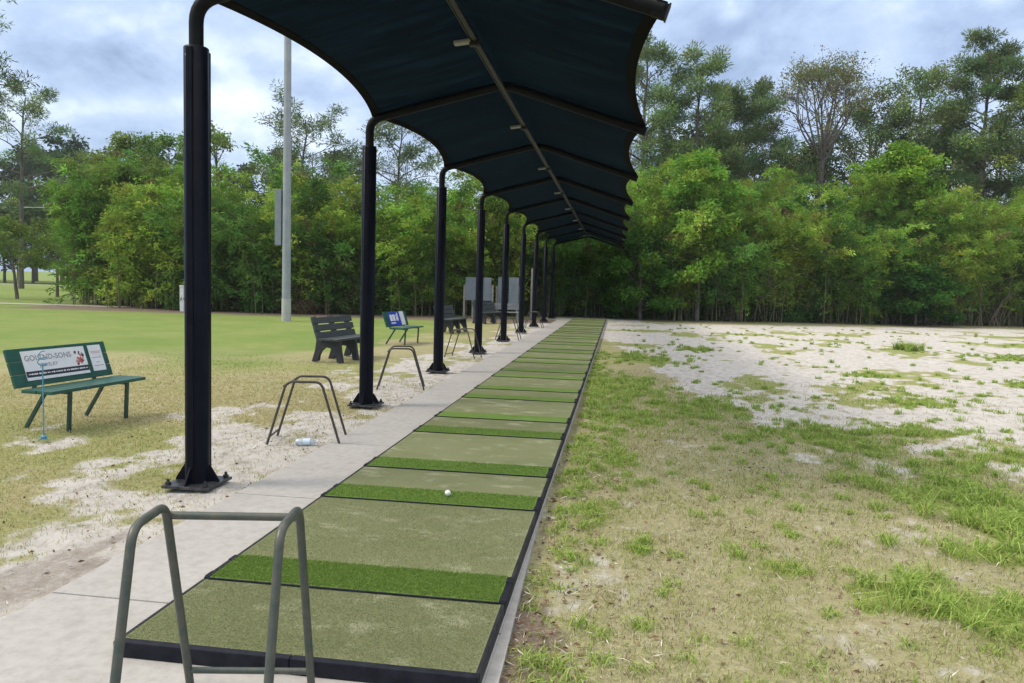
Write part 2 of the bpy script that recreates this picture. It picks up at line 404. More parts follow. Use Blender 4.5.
def jit(sock, amt, src=None):
    n = nd(m, 'ShaderNodeMath', operation='MULTIPLY_ADD'); lk(m, src or g2, n.inputs[0]); n.inputs[1].default_value = amt
    s = nd(m, 'ShaderNodeMath', operation='SUBTRACT'); lk(m, sock, s.inputs[0]); s.inputs[1].default_value = amt * .5
    lk(m, s.outputs[0], n.inputs[2])
    r = nd(m, 'ShaderNodeMapRange', interpolation_type='SMOOTHSTEP'); r.inputs[1].default_value = .25; r.inputs[2].default_value = .75
    lk(m, n.outputs[0], r.inputs[0]); return r.outputs[0]
drycol = mixrgb(m, g1, ramp(m, g2, [(.28, (.20, .155, .10)), (.5, (.37, .325, .20)), (.72, (.50, .46, .34))]), ramp(m, g3, [(.3, (.20, .20, .08)), (.7, (.42, .40, .22))]))
greencol = ramp(m, g2, [(.28, (.12, .15, .035)), (.5, (.23, .28, .075)), (.75, (.35, .36, .14))])
lawncol = mixrgb(m, ramp(m, g4, [(.35, (0, 0, 0)), (.65, (1, 1, 1))]), ramp(m, g2, [(.3, (.13, .20, .046)), (.7, (.185, .262, .072))]), ramp(m, g1, [(.3, (.175, .228, .062)), (.7, (.255, .292, .105))]))
sandcol = mixrgb(m, .5, ramp(m, g1, [(.3, (.43, .405, .378)), (.7, (.60, .578, .55))]), ramp(m, g5, [(.36, (.22, .185, .155)), (.50, (.51, .482, .45)), (.8, (.67, .648, .62))]))
soilcol = ramp(m, g2, [(.3, (.10, .075, .055)), (.55, (.21, .165, .13)), (.75, (.33, .28, .235))])
c = mixrgb(m, jit(sp.outputs[1], .55), drycol, greencol)
c = mixrgb(m, jit(sp.outputs[2], .3), c, lawncol)
c = mixrgb(m, jit(sp.outputs[0], 1.25, g5), c, sandcol)
c = mixrgb(m, jit(mb.outputs['Fac'], .6), c, soilcol)
lk(m, c, bsdf(m).inputs['Base Color'])
bb = nd(m, 'ShaderNodeMath', operation='ADD'); lk(m, g2, bb.inputs[0]); lk(m, g3, bb.inputs[1]); bump(m, bb.outputs[0], .7, .02)
go = np_mesh('ground', verts, quads, m, np.stack([sand.ravel(), green.ravel(), lawn.ravel()], 1), smooth=True)
at = go.data.attributes.new('soil', 'FLOAT', 'POINT'); at.data.foreach_set('value', soil.ravel().astype(np.float32))
tag(go, kind='structure')

# ------------------------------------------------------------------ concrete walk
b = MB(); ys = [-2.0, -.32, 1.5] + [3.32 + 1.84 * i for i in range(19)] + [38.3]
for y0, y1 in zip(ys[:-1], ys[1:]):
    b.box(((PADL + PADR) / 2, (y0 + y1) / 2, -.06), (PADR - PADL, y1 - y0 - .012, .12), bev=.005)
b.box(((PADL + PADR) / 2, 18.1, -.09), (PADR - PADL - .02, 40, .12))
b.prism([(PADR + .001, -2), (-.405, -2), (-.408, 2.6), (-.418, 3.1), (-.44, 3.8), (-.458, 4.5), (PADR + .001, 5.4)], 'z', -.12, -.003)
tag(b.build('sidewalk', M['concrete']), kind='structure')
# far gravel path at the left and the farther lane behind it
def strip(name, pts, wd, z, mt):
    b = MB(); P = [Vector((p[0], p[1], 0)) for p in pts]; vs = []
    for i, p in enumerate(P):
        t = (P[min(i + 1, len(P) - 1)] - P[max(i - 1, 0)]).normalized(); nn = Vector((-t.y, t.x, 0))
        vs += [p + nn * wd / 2 + Vector((0, 0, z)), p - nn * wd / 2 + Vector((0, 0, z))]
    b.add(vs, [[2 * i, 2 * i + 1, 2 * i + 3, 2 * i + 2] for i in range(len(P) - 1)])
    return tag(b.build(name, mt), kind='structure')
strip('path', [(-60, 26), (-44, 30.2), (-34, 32.2), (-27, 33.3), (-23.4, 33.4)], 1.1, -.015, varied('path_gravel', (.34, .31, .27), (.5, .47, .43), 3, .9))
strip('road', [(-140, 66), (-80, 74), (-55, 80), (-20, 92)], 3.2, -.012, varied('lane_gravel', (.3, .28, .25), (.42, .4, .37), 2, .9))

# ------------------------------------------------------------------ shade canopy
PX, PY0, PS, NP = -3.147, 5.333, 3.941, 9
RX, RZ, TX, TZ, EX, EZ = -1.455, 4.02, .233, 3.47, -3.10, 3.60
can = empty('shade_canopy', (PX, PY0, 0))
tag(can, 'long dark navy shade cloth canopy on a row of black posts over the mats', 'canopy')
def inc(o): o.matrix_parent_inverse = Matrix.Translation((-PX, -PY0, 0)); return o
# one post with sub-parts, copied along the row
def make_post():
    b = MB(); n = 28; r = .089
    b.tube([(0, 0, .022), (0, 0, 3.27), (0, 0, 3.275)], [r, r, r - .006], 28)
    b.box((0, -r - .004, 1.66), (.05, .02, 3.2), bev=.006)        # padding seam
    b.box((.5 * r, .86 * r, 1.66), (.04, .03, 3.2), bev=.006)
    p = b.build('post', M['post'])
    b = MB(); b.box((0, 0, .010), (.37, .37, .022), bev=.004); b.build('base_plate', M['plate'], p)
    for ang in range(4):
        g = MB(); g.prism([(.093, .024), (.178, .024), (.178, .036), (.105, .15), (.093, .15)], 'y', -.006, .006)
        o = g.build('gusset', M['post'], p); o.rotation_euler[2] = ang * math.pi / 2
    for sx_ in (-1, 1):
        for sy_ in (-1, 1):
            g = MB(); g.tube([(sx_ * .15, sy_ * .15, .0), (sx_ * .15, sy_ * .15, .065)], .011, 8)
            g.tube([(sx_ * .15, sy_ * .15, .022), (sx_ * .15, sy_ * .15, .042)], .022, 6)
            g.build('bolt', M['bolt'], p)
    g = MB(); g.tube([(-.02, -r + .004, 3.20), (-.02, -r - .010, 3.20)], .012, 10); g.build('set_screw', M['lamp'], p)
    return p
def bend(pts, rad, n=6):
    out = [Vector(pts[0])]
    for a, p, c in zip(pts[:-2], pts[1:-1], pts[2:]):
        a, p, c = Vector(a), Vector(p), Vector(c)
        d1 = (a - p); d2 = (c - p); k = min(rad, d1.length * .45, d2.length * .45)
        s, e_ = p + d1.normalized() * k, p + d2.normalized() * k
        for i in range(n + 1):
            t = i / n; out.append(s * (1 - t) ** 2 + p * 2 * t * (1 - t) + e_ * t * t)
    out.append(Vector(pts[-1])); return out
post0 = make_post(); b = MB()
b.tube([(x - PX, 0, z) for x, y, z in bend([(PX, 0, 3.2), (PX, 0, 3.60), (RX, 0, RZ), (TX, 0, TZ)], .15)], .052, 14)
b.box((TX - PX - .02, 0, TZ + .003), (.10, .075, .10), Matrix.Rotation(R(18), 3, 'Y'), .01)
raf0 = b.build('rafter', M['rod'])
b = MB(); b.box((TX - PX + .03, 0, TZ - .013), (.014, .085, .11), Matrix.Rotation(R(18), 3, 'Y'), .004); cap0 = b.build('end_cap', M['ridge']); cap0.parent = raf0
for i in range(NP):
    p = post0 if i == 0 else copy_tree(post0); r_ = raf0 if i == 0 else copy_tree(raf0)
    for o in (p, r_): o.parent = can; o.location = (0, i * PS, 0)
# cloth bays: one panel per bay and slope, edges scalloped between rafters
def slope_pt(side, u, v, y0):
    """u 0 at the ridge, 1 at the eave; v along the bay"""
    sc = 4 * v * (1 - v)
    if side < 0: x1, z1, z0 = EX - .02, EZ + .05, RZ + .075
    else: x1, z1, z0 = TX + .03, TZ + .055, RZ + .075
    full = abs(x1 - RX); uu = u * (1 - (.23 if side < 0 else .17) * sc / full)
    x = RX + (x1 - RX) * uu; z = z0 + (z1 - z0) * uu - .05 * sc * u * (1 - u) * 4 * .4
    return (x - PX, y0 + v * PS, z)
def cloth_panel(side, i):
    NU, NV = 10, 16; y0 = i * PS; vs = []; uvs = []
    for a in range(NU + 1):
        for c_ in range(NV + 1):
            vs.append(slope_pt(side, a / NU, c_ / NV, y0)); uvs.append((a / NU, c_ / NV))
    fs = [[a * (NV + 1) + c_, a * (NV + 1) + c_ + 1, (a + 1) * (NV + 1) + c_ + 1, (a + 1) * (NV + 1) + c_] for a in range(NU) for c_ in range(NV)]
    b = MB(); b.add(vs, fs, True); o = b.build('shade_cloth', M['cloth'], can)
    ul = o.data.uv_layers.new(name='UVMap')
    for l in o.data.loops: ul.data[l.index].uv = uvs[l.vertex_index]
    # hem: a folded band 9 cm wide with the edge cable inside it
    h = MB(); hv = []; NV = 24
    for c_ in range(NV + 1):
        v = c_ / NV; e0 = Vector(slope_pt(side, 1.0, v, y0)); e1 = Vector(slope_pt(side, .945, v, y0))
        hv += [e0 + Vector((0, 0, .006)), e0 - Vector((0, 0, .008)), e1 - Vector((0, 0, .008)), e1 + Vector((0, 0, .006))]
    hf = []
    for c_ in range(NV):
        for k in range(4): hf.append([c_ * 4 + k, c_ * 4 + (k + 1) % 4, c_ * 4 + 4 + (k + 1) % 4, c_ * 4 + 4 + k])
    h.add(hv, hf, False); h.build('hem', M['hem'], o)
for i in range(NP - 1):
    cloth_panel(-1, i); cloth_panel(1, i)
b = MB(); L = (NP - 1) * PS
b.tube([(RX - PX, -.12, RZ - .075), (RX - PX, L + .12, RZ - .075)], .027, 12)
b.tube([(RX - PX - .045, -.12, RZ - .07), (RX - PX - .045, L + .12, RZ - .07)], .009, 8)
b.build('ridge_beam', M['ridge'], can)
for i in range(NP - 1):
    ly = (i + .5) * PS
    if i == 0: ly = 7.35 - PY0
    g = MB(); g.box((RX - PX - .12, ly, RZ - .10), (.17, .085, .035), Matrix.Rotation(R(-7), 3, 'Y'), .012)
    o = g.build('light_fixture', M['lamp'], can)
    g = MB(); g.box((RX - PX - .01, ly, RZ - .09), (.08, .07, .10), None, .01); g.build('bracket', M['ridge'], o)

# ------------------------------------------------------------------ hitting mats and bright strips
ORD = ['first', 'second', 'third', 'fourth', 'fifth', 'sixth', 'seventh', 'eighth', 'ninth', 'tenth', 'eleventh', 'twelfth', 'thirteenth', 'fourteenth',
       'fifteenth', 'sixteenth', 'seventeenth', 'eighteenth', 'nineteenth', 'twentieth', 'twenty-first', 'twenty-second', 'twenty-third', 'twenty-fourth', 'twenty-fifth', 'twenty-sixth', 'twenty-seventh', 'twenty-eighth', 'twenty-ninth', 'thirtieth']
XR, XL, YF = -.478, -2.03, 2.79; XC = (XR + XL) / 2; WD = XR - XL
def blades(X, Y, Z, length, width, cols, lean=.5, rs=RS):
    """grass blades: bent strips of two segments (quad + quad tip)"""
    n = len(X); az = rs.rand(n) * 2 * math.pi; ln = lean * (.4 + rs.rand(n) * 1.2); wz = rs.rand(n) * math.pi
    d = np.stack([np.cos(az), np.sin(az), np.zeros(n)], 1); s = np.stack([np.cos(wz), np.sin(wz), np.zeros(n)], 1) * (width / 2)[:, None]
    P = np.stack([X, Y, Z], 1); upv = np.array([0, 0, 1.0]); L = length[:, None]; l = ln[:, None]
    p1 = P + L * (.5 * upv + .30 * l * d); p2 = P + L * (np.clip(.95 - .45 * l, .15, 1) * upv + 1.0 * l * d)
    V = np.stack([P - s, P + s, p1 + s * .75, p1 - s * .75, p2 + s * .1, p2 - s * .1], 1).reshape(-1, 3)
    k = np.arange(n)[:, None] * 6
    Q = np.concatenate([k + np.array([[0, 1, 2, 3]]), k + np.array([[3, 2, 4, 5]])], 0)
    return V, Q, np.repeat(cols, 6, 0)
def fibres(w, l, z, n, ln, c0, c1, rs):
    X = (rs.rand(n) - .5) * w; Y = (rs.rand(n) - .5) * l
    t = rs.rand(n, 1); cols = np.array(c0) * (1 - t) + np.array(c1) * t
    return blades(X, Y, np.full(n, z), ln * (.6 + .8 * rs.rand(n)), np.full(n, .0022), cols, .7, rs)
def add_fibres(parent, w, l, z, n, ln, c0, c1, seed):
    V, Q, C = fibres(w, l, z, n, ln, c0, c1, np.random.RandomState(seed))
    o = np_mesh('turf_pile', V, Q, M['grass'], C, parent); o['kind'] = 'stuff'; return o
def make_mat(length, first=False):
    root = empty('hitting_mat')
    b = MB(); b.box((0, 0, .036), (WD - .034, length - .004, .056), bev=.004); b.build('turf', M['turf_tan'], root)
    for sx_ in (-1, 1):
        b = MB(); b.box((sx_ * (WD / 2 - .009), 0, .033), (.017, length - .004, .064), bev=.004)
        b.build('edge_rail', M['railgrey'], root)
    if first:
        for sx_ in (-1, 1):
            b = MB(); b.box((sx_ * WD / 4, -length / 2 - .02, .035), (WD / 2 - .003, .038, .068), bev=.006)
            b.build('front_rail', M['rubber'], root)
    return root
def make_strip(dep):
    root = empty('turf_strip')
    b = MB(); b.box((0, 0, .041), (WD - .06, dep - .006, .062), bev=.006); b.build('turf', M['turf_green'], root)
    b = MB(); b.box((0, -dep / 2 - .004, .037), (WD - .06, .012, .071)); b.build('front_shadow_lip', M['rubber'], root)  # dark colour stands in for the shadow along the strip's raised front edge
    for sx_ in (-1, 1):
        b = MB(); b.box((sx_ * (WD / 2 - .014), 0, .036), (.030, dep - .006, .068), bev=.006)
        b.box((sx_ * (WD / 2 - .016), -dep / 2 + .05, .058), (.036, .075, .034), bev=.008)
        b.box((sx_ * (WD / 2 - .016), dep / 2 - .05, .058), (.036, .075, .034), bev=.008)
        b.build('edge_connector', M['rubber'], root)
    return root
PER, SD = 2.438, .335
fronts = []; i = 0
while True:
    y = YF + .70 + (i // 2) * PER + (1.524 if i % 2 else 0)
    if y > 36.6: break
    fronts.append(y); i += 1
longp = make_mat(1.524 - SD); shortp = make_mat(PER - 1.524 - SD); firstp = make_mat(.70 - .04, True); stripp = make_strip(SD)
firstp.location = (XC, YF + .04 + .33, 0)
tag(firstp, 'nearest hitting mat with a black front rail, just behind the big bag stand', 'hitting mat', 'worn olive hitting mats in the row')
add_fibres(firstp, WD - .05, .645, .062, 42000, .008, (.170, .190, .088), (.245, .260, .136), 1)
nl = ns = 0; used = set()
for k, y in enumerate(fronts):
    s = stripp if k == 0 else copy_tree(stripp)
    s.location = (XC, y + SD / 2, 0)
    tag(s, 'bright green turf strip between olive mats, %s one counted from the near end' % ORD[k], 'turf strip', 'bright green turf strips in the row')
    ln = 1.524 - SD if k % 2 == 0 else PER - 1.524 - SD
    if y + SD + ln > 37.2: continue
    if k % 2 == 0: p = longp if nl == 0 else copy_tree(longp); nl += 1; wd, nn = 'long', nl
    else: p = shortp if ns == 0 else copy_tree(shortp); ns += 1; wd, nn = 'short', ns
    p.location = (XC, y + SD + ln / 2, 0)
    tag(p, '%s worn olive hitting mat, %s of the %s ones behind the front mat' % (wd, ORD[nn - 1], wd), 'hitting mat', 'worn olive hitting mats in the row')
    used.add(k)
allS = [o for o in COL.objects if o.name.startswith('turf_strip')]; allS.sort(key=lambda o: o.location.y)
for k, n_ in ((0, 26000), (1, 14000), (2, 9000), (3, 6000)):
    add_fibres(allS[k], WD - .07, SD - .015, .07, n_, .016, (.105, .185, .034), (.182, .275, .062), 30 + k)
allM = [o for o in COL.objects if o.name.startswith('hitting_mat')]; allM.sort(key=lambda o: o.location.y)
add_fibres(allM[1], WD - .05, 1.524 - SD - .015, .062, 52000, .008, (.170, .190, .088), (.245, .260, .136), 50)

# golf ball lying on a strip
b = MB(); b.ball((0, 0, .0214), .0214, 20); o = b.build('golf_ball', M['ball']); o.location = (-1.145, 5.19, .078)
tag(o, 'white golf ball lying on the second bright green strip', 'golf ball')

# ------------------------------------------------------------------ bag stands
def make_stand(H, half, sep, mt, r=.0145, ht=.115, br=.085):
    root = empty('bag_stand')
    for s in (-1, 1):
        b = MB(); y = s * sep / 2
        b.tube(bend([(-half, y, 0), (-ht, y, H), (ht, y, H), (half, y, 0)], br, 8), r, 12)
        b.build('side_frame', mt, root)
    b = MB(); b.tube([(ht + .025, -sep / 2, H - .045), (ht + .025, sep / 2, H - .045)], r * .95, 12); b.build('top_bar', mt, root)
    b = MB(); b.tube([(half - .018, -sep / 2, .07), (half - .018, sep / 2, .07)], r * .8, 12); b.build('lower_bar', mt, root)
    return root
st = make_stand(.785, .345, .47, M['greentube'], .0155, .125, .06)
st.location = (-1.305, 2.35, 0); st.rotation_euler[2] = R(100)
G_ = 'tubular bag stands along the walk'
tag(st, 'green tubular golf bag stand in the near foreground, in front of the first mat', 'bag stand', G_)
sp0 = make_stand(.62, .35, .43, M['browntube'], .0125, .165, .07)
for k, (x, y, a, lab) in enumerate([(-3.02, 7.13, 192, 'thin brown bag stand at the walk edge beside a plastic bottle'),
                         (-3.2, 11.05, 194, 'thin bag stand just past the second canopy post, before the blue sign bench'),
                         (-3.28, 16.1, 170, 'thin bag stand between the third and fourth canopy posts'),
                         (-3.12, 21.9, 178, 'thin bag stand between the fourth and fifth canopy posts'),
                         (-3.05, 28.1, 178, 'farthest thin bag stand, next to the far canopy posts')]):
    s = sp0 if k == 0 else copy_tree(sp0)
    s.location = (x, y, -.02); s.rotation_euler[2] = R(a); tag(s, lab, 'bag stand', G_)

# ------------------------------------------------------------------ benches
def text_mesh(body, size, mt, parent, ext=.001, name='lettering', spacing=1.0):
    cu = bpy.data.curves.new(name, 'FONT'); cu.body = body; cu.size = size; cu.extrude = ext; cu.offset = size * .022; cu.space_character = spacing
    tmp = bpy.data.objects.new('tmp', cu); COL.objects.link(tmp)
    dg = bpy.context.evaluated_depsgraph_get(); me = bpy.data.meshes.new_from_object(tmp.evaluated_get(dg))
    COL.objects.unlink(tmp); bpy.data.objects.remove(tmp); bpy.data.curves.remove(cu)
    me.name = name; me.materials.clear(); me.materials.append(mt)
    o = bpy.data.objects.new(name, me); COL.objects.link(o); o.parent = parent; return o
LEAN = math.atan2(.13, .38)
def make_ad_bench(legmat):
    """front is -y, length along x"""
    root = empty('ad_bench')
    b = MB()
    for k, yy in enumerate((-.13, .055)): b.box((0, yy, .425 + .0), (1.32, .178, .036), bev=.008)
    b.build('seat', M['benchgreen'], root)
    b = MB(); rot = Matrix.Rotation(-LEAN, 3, 'X')
    for k in range(3):
        t = .07 + .135 * k; b.box((0, .225 + t * math.sin(LEAN), .44 + t * math.cos(LEAN)), (1.30, .032, .131), rot, .006)
    b.build('backrest', M['benchgreen'], root)
    for sx_ in (-.40, .40):
        b = MB(); b.box((sx_, -.175, .205), (.036, .032, .41), Matrix.Rotation(R(3), 3, 'X'), .004); b.build('front_leg', legmat, root)
        b = MB(); p0, p1 = Vector((sx_, .10, .405)), Vector((sx_, .36, 0)); d = p1 - p0
        b.box((p0 + p1) / 2, (.036, .03, d.length), d.to_track_quat('Z', 'X').to_matrix(), .004); b.build('rear_leg', legmat, root)
        b = MB(); b.box((sx_, .03, .394), (.05, .44, .022), None, .003)
        p0, p1 = Vector((sx_, .238, .40)), Vector((sx_, .385, .80)); d = p1 - p0
        b.box((p0 + p1) / 2, (.045, .02, d.length), d.to_track_quat('Z', 'X').to_matrix(), .003); b.build('bracket', legmat, root)
    return root
def on_back(o, x, t, proud):
    """lay a flat part on the front of the backrest: local x right (seen from the front), y up"""
    # seen from the front (-y) x runs to the right already
    n = Vector((0, -math.cos(LEAN), math.sin(LEAN)))
    upv = Vector((0, math.sin(LEAN), math.cos(LEAN)))
    base = Vector((0, .225, .44)) + upv * t + n * (.016 + proud)
    M3 = Matrix((Vector((1, 0, 0)), upv, n)).transposed()
    o.matrix_local = Matrix.Translation(base + Vector((x, 0, 0))) @ M3.to_4x4()
def flat(name, w, h, mt, parent, th=.006, bev=.002):
    b = MB(); b.box((0, 0, 0), (w, h, th), None, bev); return b.build(name, mt, parent)
bA = make_ad_bench(M['benchleg'])
bC = copy_tree(bA)
bA.location = (-5.60, 7.31, -.02); bA.rotation_euler[2] = R(84.8)
tag(bA, 'dark green metal bench with a white jewelry advertisement on its backrest', 'bench', 'benches beside the walk')
sg = flat('sign_board', .82, .31, M['signwhite'], bA); on_back(sg, -.085, .215, .004)
t_ = text_mesh('GOLTND-SONS', .082, M['ink'], sg, spacing=1.05); t_.location = (-.385, .05, .0035)
t_ = text_mesh('JEWELRY', .052, M['ink'], sg, spacing=1.15); t_.location = (-.22, -.022, .0035)
o = flat('black_band', .815, .062, M['inkblack'], sg, .004); o.location = (0, -.092, .0025)
b = MB(); x = -.385; rr = random.Random(4)
while x < .38:
    wl = rr.uniform(.008, .026); b.box((x + wl / 2, -.092, .0052), (wl, rr.uniform(.010, .017), .001)); x += wl + rr.choice((.004, .005, .014))
b.build('fine_print', M['inkwhite'], sg)
b = MB()
for k in range(26):
    a, q = rr.uniform(.265, .37), rr.uniform(-.045, .105)
    b.box((a, q, .0036), (rr.uniform(.012, .035), rr.uniform(.012, .04), .001 + k * .00003), Matrix.Rotation(rr.uniform(-1, 1), 3, 'Z'), 0, rr.choice((0, 0, 1, 2)))
b.build('picture', [M['inkred'], M['ink'], M['inkblack']], sg)
sg2 = flat('small_sign', .185, .30, M['signwhite'], bA); on_back(sg2, .475, .22, .004)
b = MB()
for yy, wl in ((.075, .15), (.058, .12), (.005, .13), (-.05, .05), (-.09, .14)): b.box((0, yy, .0036), (wl, .007, .001))
b.build('fine_print', M['ink'], sg2)
b = MB(); b.box((0, .067, .0040), (.13, .03, .001)); b.build('emblem', varied('faded_pink', (.55, .42, .44), (.66, .6, .6), 60, .5), sg2)
bC.location = (-5.42, 19.05, -.02); bC.rotation_euler[2] = R(81)
tag(bC, 'small green bench with a blue and white sign on its backrest', 'bench', 'benches beside the walk')
sg = flat('sign_board', .66, .36, M['signblue'], bC); on_back(sg, -.10, .205, .004)
b = MB()
for xx in (-.19, -.03):
    b.box((xx, .03, .0036), (.14, .17, .001))
b.box((.12, .03, .0036), (.05, .17, .001)); b.box((.19, .05, .0036), (.05, .22, .001)); b.box((.15, .01, .0040), (.12, .04, .001))
b.box((-.12, -.11, .0036), (.26, .035, .001)); b.build('lettering', M['inkwhite'], sg)
sg = flat('small_sign', .24, .37, M['signwhite'], bC); on_back(sg, .37, .21, .004)
# blue rod with a scribbled loop, standing in front of the first bench
b = MB(); b.tube([(0, 0, 0), (.0, .0, .42), (-.006, .01, .70)], .006, 8)
pts = []
for k in range(60):
    t = k / 59 * 4.2 * math.pi; pts.append((.004 * math.sin(t * 2.3), .055 * math.sin(t) , .70 + .13 * k / 59 + .022 * math.cos(t)))
b.tube(pts, .005, 6)
b.ball((0, 0, .02), .028, 12, (1, 1, .8))
for a in range(3): b.tube([(0, 0, .012), (.05 * math.cos(a * 2.1), .05 * math.sin(a * 2.1), -.004)], .007, 6)
o = b.build('bag_hook', M['bluerod']); o.location = (-5.40, 6.47, -.01)
tag(o, 'thin blue rod with a coiled loop on top standing before the jewelry sign bench', 'rod')
# recycled plastic park bench
def make_park_bench():
    root = empty('park_bench')
    for xx in (-.66, 0, .66):
        prof = [(-.32, 0), (-.22, 0)]
        for k in range(9):
            a = math.pi * k / 8; prof.append((.0 - .20 * math.cos(a), .02 + .27 * math.sin(a)))
        prof += [(.24, 0), (.34, 0), (.27, .22), (.24, .42), (.38, .86), (.30, .88), (.14, .42), (-.26, .42), (-.27, .30)]
        b = MB(); b.prism([(p[0], p[1]) for p in prof], 'x', xx - .042, xx + .042); b.build('leg_frame', M['plasticdark'], root)
    for k in range(3):
        b = MB(); b.box((0, -.205 + .145 * k, .442), (1.62, .13, .042), None, .008); b.build('seat_slat', M['plastic'], root)
    a = math.atan2(.14, .44)
    for k in range(3):
        t = .10 + .15 * k
        b = MB(); b.box((0, .172 + t * math.sin(a) - .016, .42 + t * math.cos(a)), (1.62, .04, .125), Matrix.Rotation(-a, 3, 'X'), .008); b.build('back_slat', M['plastic'], root)
    return root
pb = make_park_bench()
for k, (x, y, a, lab) in enumerate([(-5.47, 14.72, 83, 'dark slatted plastic bench half hidden by the second canopy post'),
                          (-5.32, 24.1, 82, 'dark slatted bench half hidden by the third canopy post'),
                          (-5.2, 30.6, 66, 'farthest dark slatted bench, standing before the grey panels')]):
    o = pb if k == 0 else copy_tree(pb)
    o.location = (x, y, -.02); o.rotation_euler[2] = R(a); tag(o, lab, 'bench', 'benches beside the walk')
# pale bench before the boards
pr = empty('pale_bench', (-4.6, 31.5, -.02), R(12)); tag(pr, 'pale grey low bench between far canopy posts in front of the panels', 'bench', 'benches beside the walk')
b = MB()
for k in range(3): b.box((0, -.13 + .13 * k, .44), (1.1, .115, .04), None, .005)
b.build('seat', M['palebench'], pr)
b = MB()
for k in range(2): b.box((0, .23, .60 + .14 * k), (1.1, .035, .12), None, .005)
b.build('backrest', M['palebench'], pr)
for sx_ in (-.45, .45):
    b = MB(); b.box((sx_, -.15, .21), (.06, .06, .42)); b.build('leg', M['palebench'], pr)
    b = MB(); b.box((sx_, .20, .40), (.06, .05, .80)); b.build('leg', M['palebench'], pr)
# grey panels on timber posts
def board(x, y, w_, z0, z1, lab, post_h, gap):
    r_ = empty('notice_board', (x, y, -.02), R(-4)); tag(r_, lab, 'board', 'grey boards at the far end')
    for s in (-1, 1):
        b = MB(); b.box((s * w_ / 4, 0, (z0 + z1) / 2), (w_ / 2 - gap, .03, z1 - z0), None, .006); b.build('panel', M['panelgrey'], r_)
        b = MB(); b.box((s * (w_ / 2 + .04), .05, post_h / 2), (.09, .09, post_h), None, .006); b.build('post', M['timber'], r_)
    b = MB(); b.box((0, .05, z0 + .12), (w_ + .1, .05, .10), None, .006); b.build('rail', M['timber'], r_)
    b = MB(); b.box((-w_ / 2 + .38, .05, z0 / 2), (.09, .09, z0), None, .006); b.build('prop', M['timber'], r_)
    return r_
board(-6.46, 34.9, 1.28, .82, 1.90, 'grey board on pale timber legs, left of the two', 1.55, .035)
board(-5.08, 35.2, 1.05, .50, 1.94, 'grey board standing low, right of the two, beside tall thin posts', 1.5, .05)
for k, (x, lab) in enumerate([(-4.42, 'thin pale timber post just right of the grey boards'), (-4.02, 'thin pale timber post, second one right of the grey boards')]):
    b = MB(); b.box((0, 0, 1.2), (.08, .08, 2.4), None, .008); o = b.build('timber_post', M['timber']); o.location = (x, 35.6, -.02)
    tag(o, lab, 'post', 'thin timber posts by the boards')

# plastic bottle
root = empty('plastic_bottle', (-2.95, 6.92, .012), R(15)); tag(root, 'clear plastic water bottle lying on the sand under a bag stand', 'bottle')
b = MB(); b.tube([(-.10, 0, .0), (-.095, 0, 0), (-.03, 0, 0), (-.02, 0, 0), (.045, 0, 0), (.075, 0, 0), (.088, 0, 0), (.10, 0, 0)], [.022, .032, .033, .030, .033, .022, .013, .013], 16); b.build('body', M['bottle'], root)
b = MB(); b.tube([(.10, 0, 0), (.116, 0, 0)], .0155, 12); b.build('cap', M['white'], root)
b = MB(); b.tube([(-.026, 0, 0), (.04, 0, 0)], .0337, 16, False); b.build('wrapper', M['label'], root)

# light pole
root = empty('light_pole', (-12.33, 27.0, -.03)); tag(root, 'tall grey light pole rising past the canopy edge, with a box strapped on', 'pole')
b = MB(); b.tube([(0, 0, .0), (0, 0, 14)], [.165, .115], 20); b.build('pole', M['galv'], root)
b = MB(); b.tube([(0, 0, 0), (0, 0, .85)], [.175, .171], 20); b.build('base_sleeve', M['polebase'], root)
b = MB(); b.box((-.30, 0, 3.87), (.25, .22, 2.06), None, .015); o = b.build('service_box', M['panelgrey'], root)
b = MB()
for zz in (3.2, 4.5): b.box((-.155, 0, zz), (.08, .10, .06))
b.build('strap', M['bolt'], o)
# white marker post at the edge of the left hedge
root = empty('marker_post', (-19.2, 31.35, -.03)); tag(root, 'short white marker post at the hedge foot, peeking past the nearest canopy post', 'post')
b = MB(); b.box((0, 0, .55), (.2, .12, 1.1), None, .02); b.build('shaft', M['white'], root)
b = MB(); b.box((0, 0, 1.13), (.23, .15, .08), None, .02); b.build('cap', M['white'], root)

# ------------------------------------------------------------------ vegetation
def leaves(P, axis_, length, width, rs):
    """P (n,3) leaf bases, axis (n,3) unit; diamond leaves, random roll"""
    n = len(P); rnd = norm(rs.randn(n, 3)); side = norm(np.cross(axis_, rnd)); nn = np.cross(side, axis_)
    L = length[:, None]; Wd = width[:, None]
    mid = P + axis_ * L * .45 + nn * L * .06
    V = np.stack([P, mid + side * Wd * .5, P + axis_ * L - nn * L * .05, mid - side * Wd * .5], 1).reshape(-1, 3)
    Q = np.arange(n * 4).reshape(n, 4); return V, Q
def tubes_np(paths, n=5):
    V, Q, off = [], [], 0
    ang = np.linspace(0, 2 * math.pi, n, endpoint=False); ca, sa = np.cos(ang), np.sin(ang)
    for P, r in paths:
        P = np.asarray(P, float); r = np.asarray(r, float)
        T = np.gradient(P, axis=0); T = norm(T)
        a = np.array([.31, .95, .02]); u = norm(np.cross(T, a)); w_ = np.cross(T, u)
        ring = P[:, None, :] + r[:, None, None] * (u[:, None, :] * ca[None, :, None] + w_[:, None, :] * sa[None, :, None])
        m_ = len(P); V.append(ring.reshape(-1, 3))
        i = np.arange(m_ - 1)[:, None] * n; k = np.arange(n)[None, :]; k2 = (k + 1) % n
        Q.append(np.stack([i + k, i + k2, i + n + k2, i + n + k], 2).reshape(-1, 4) + off); off += m_ * n
    return np.concatenate(V), np.concatenate(Q)
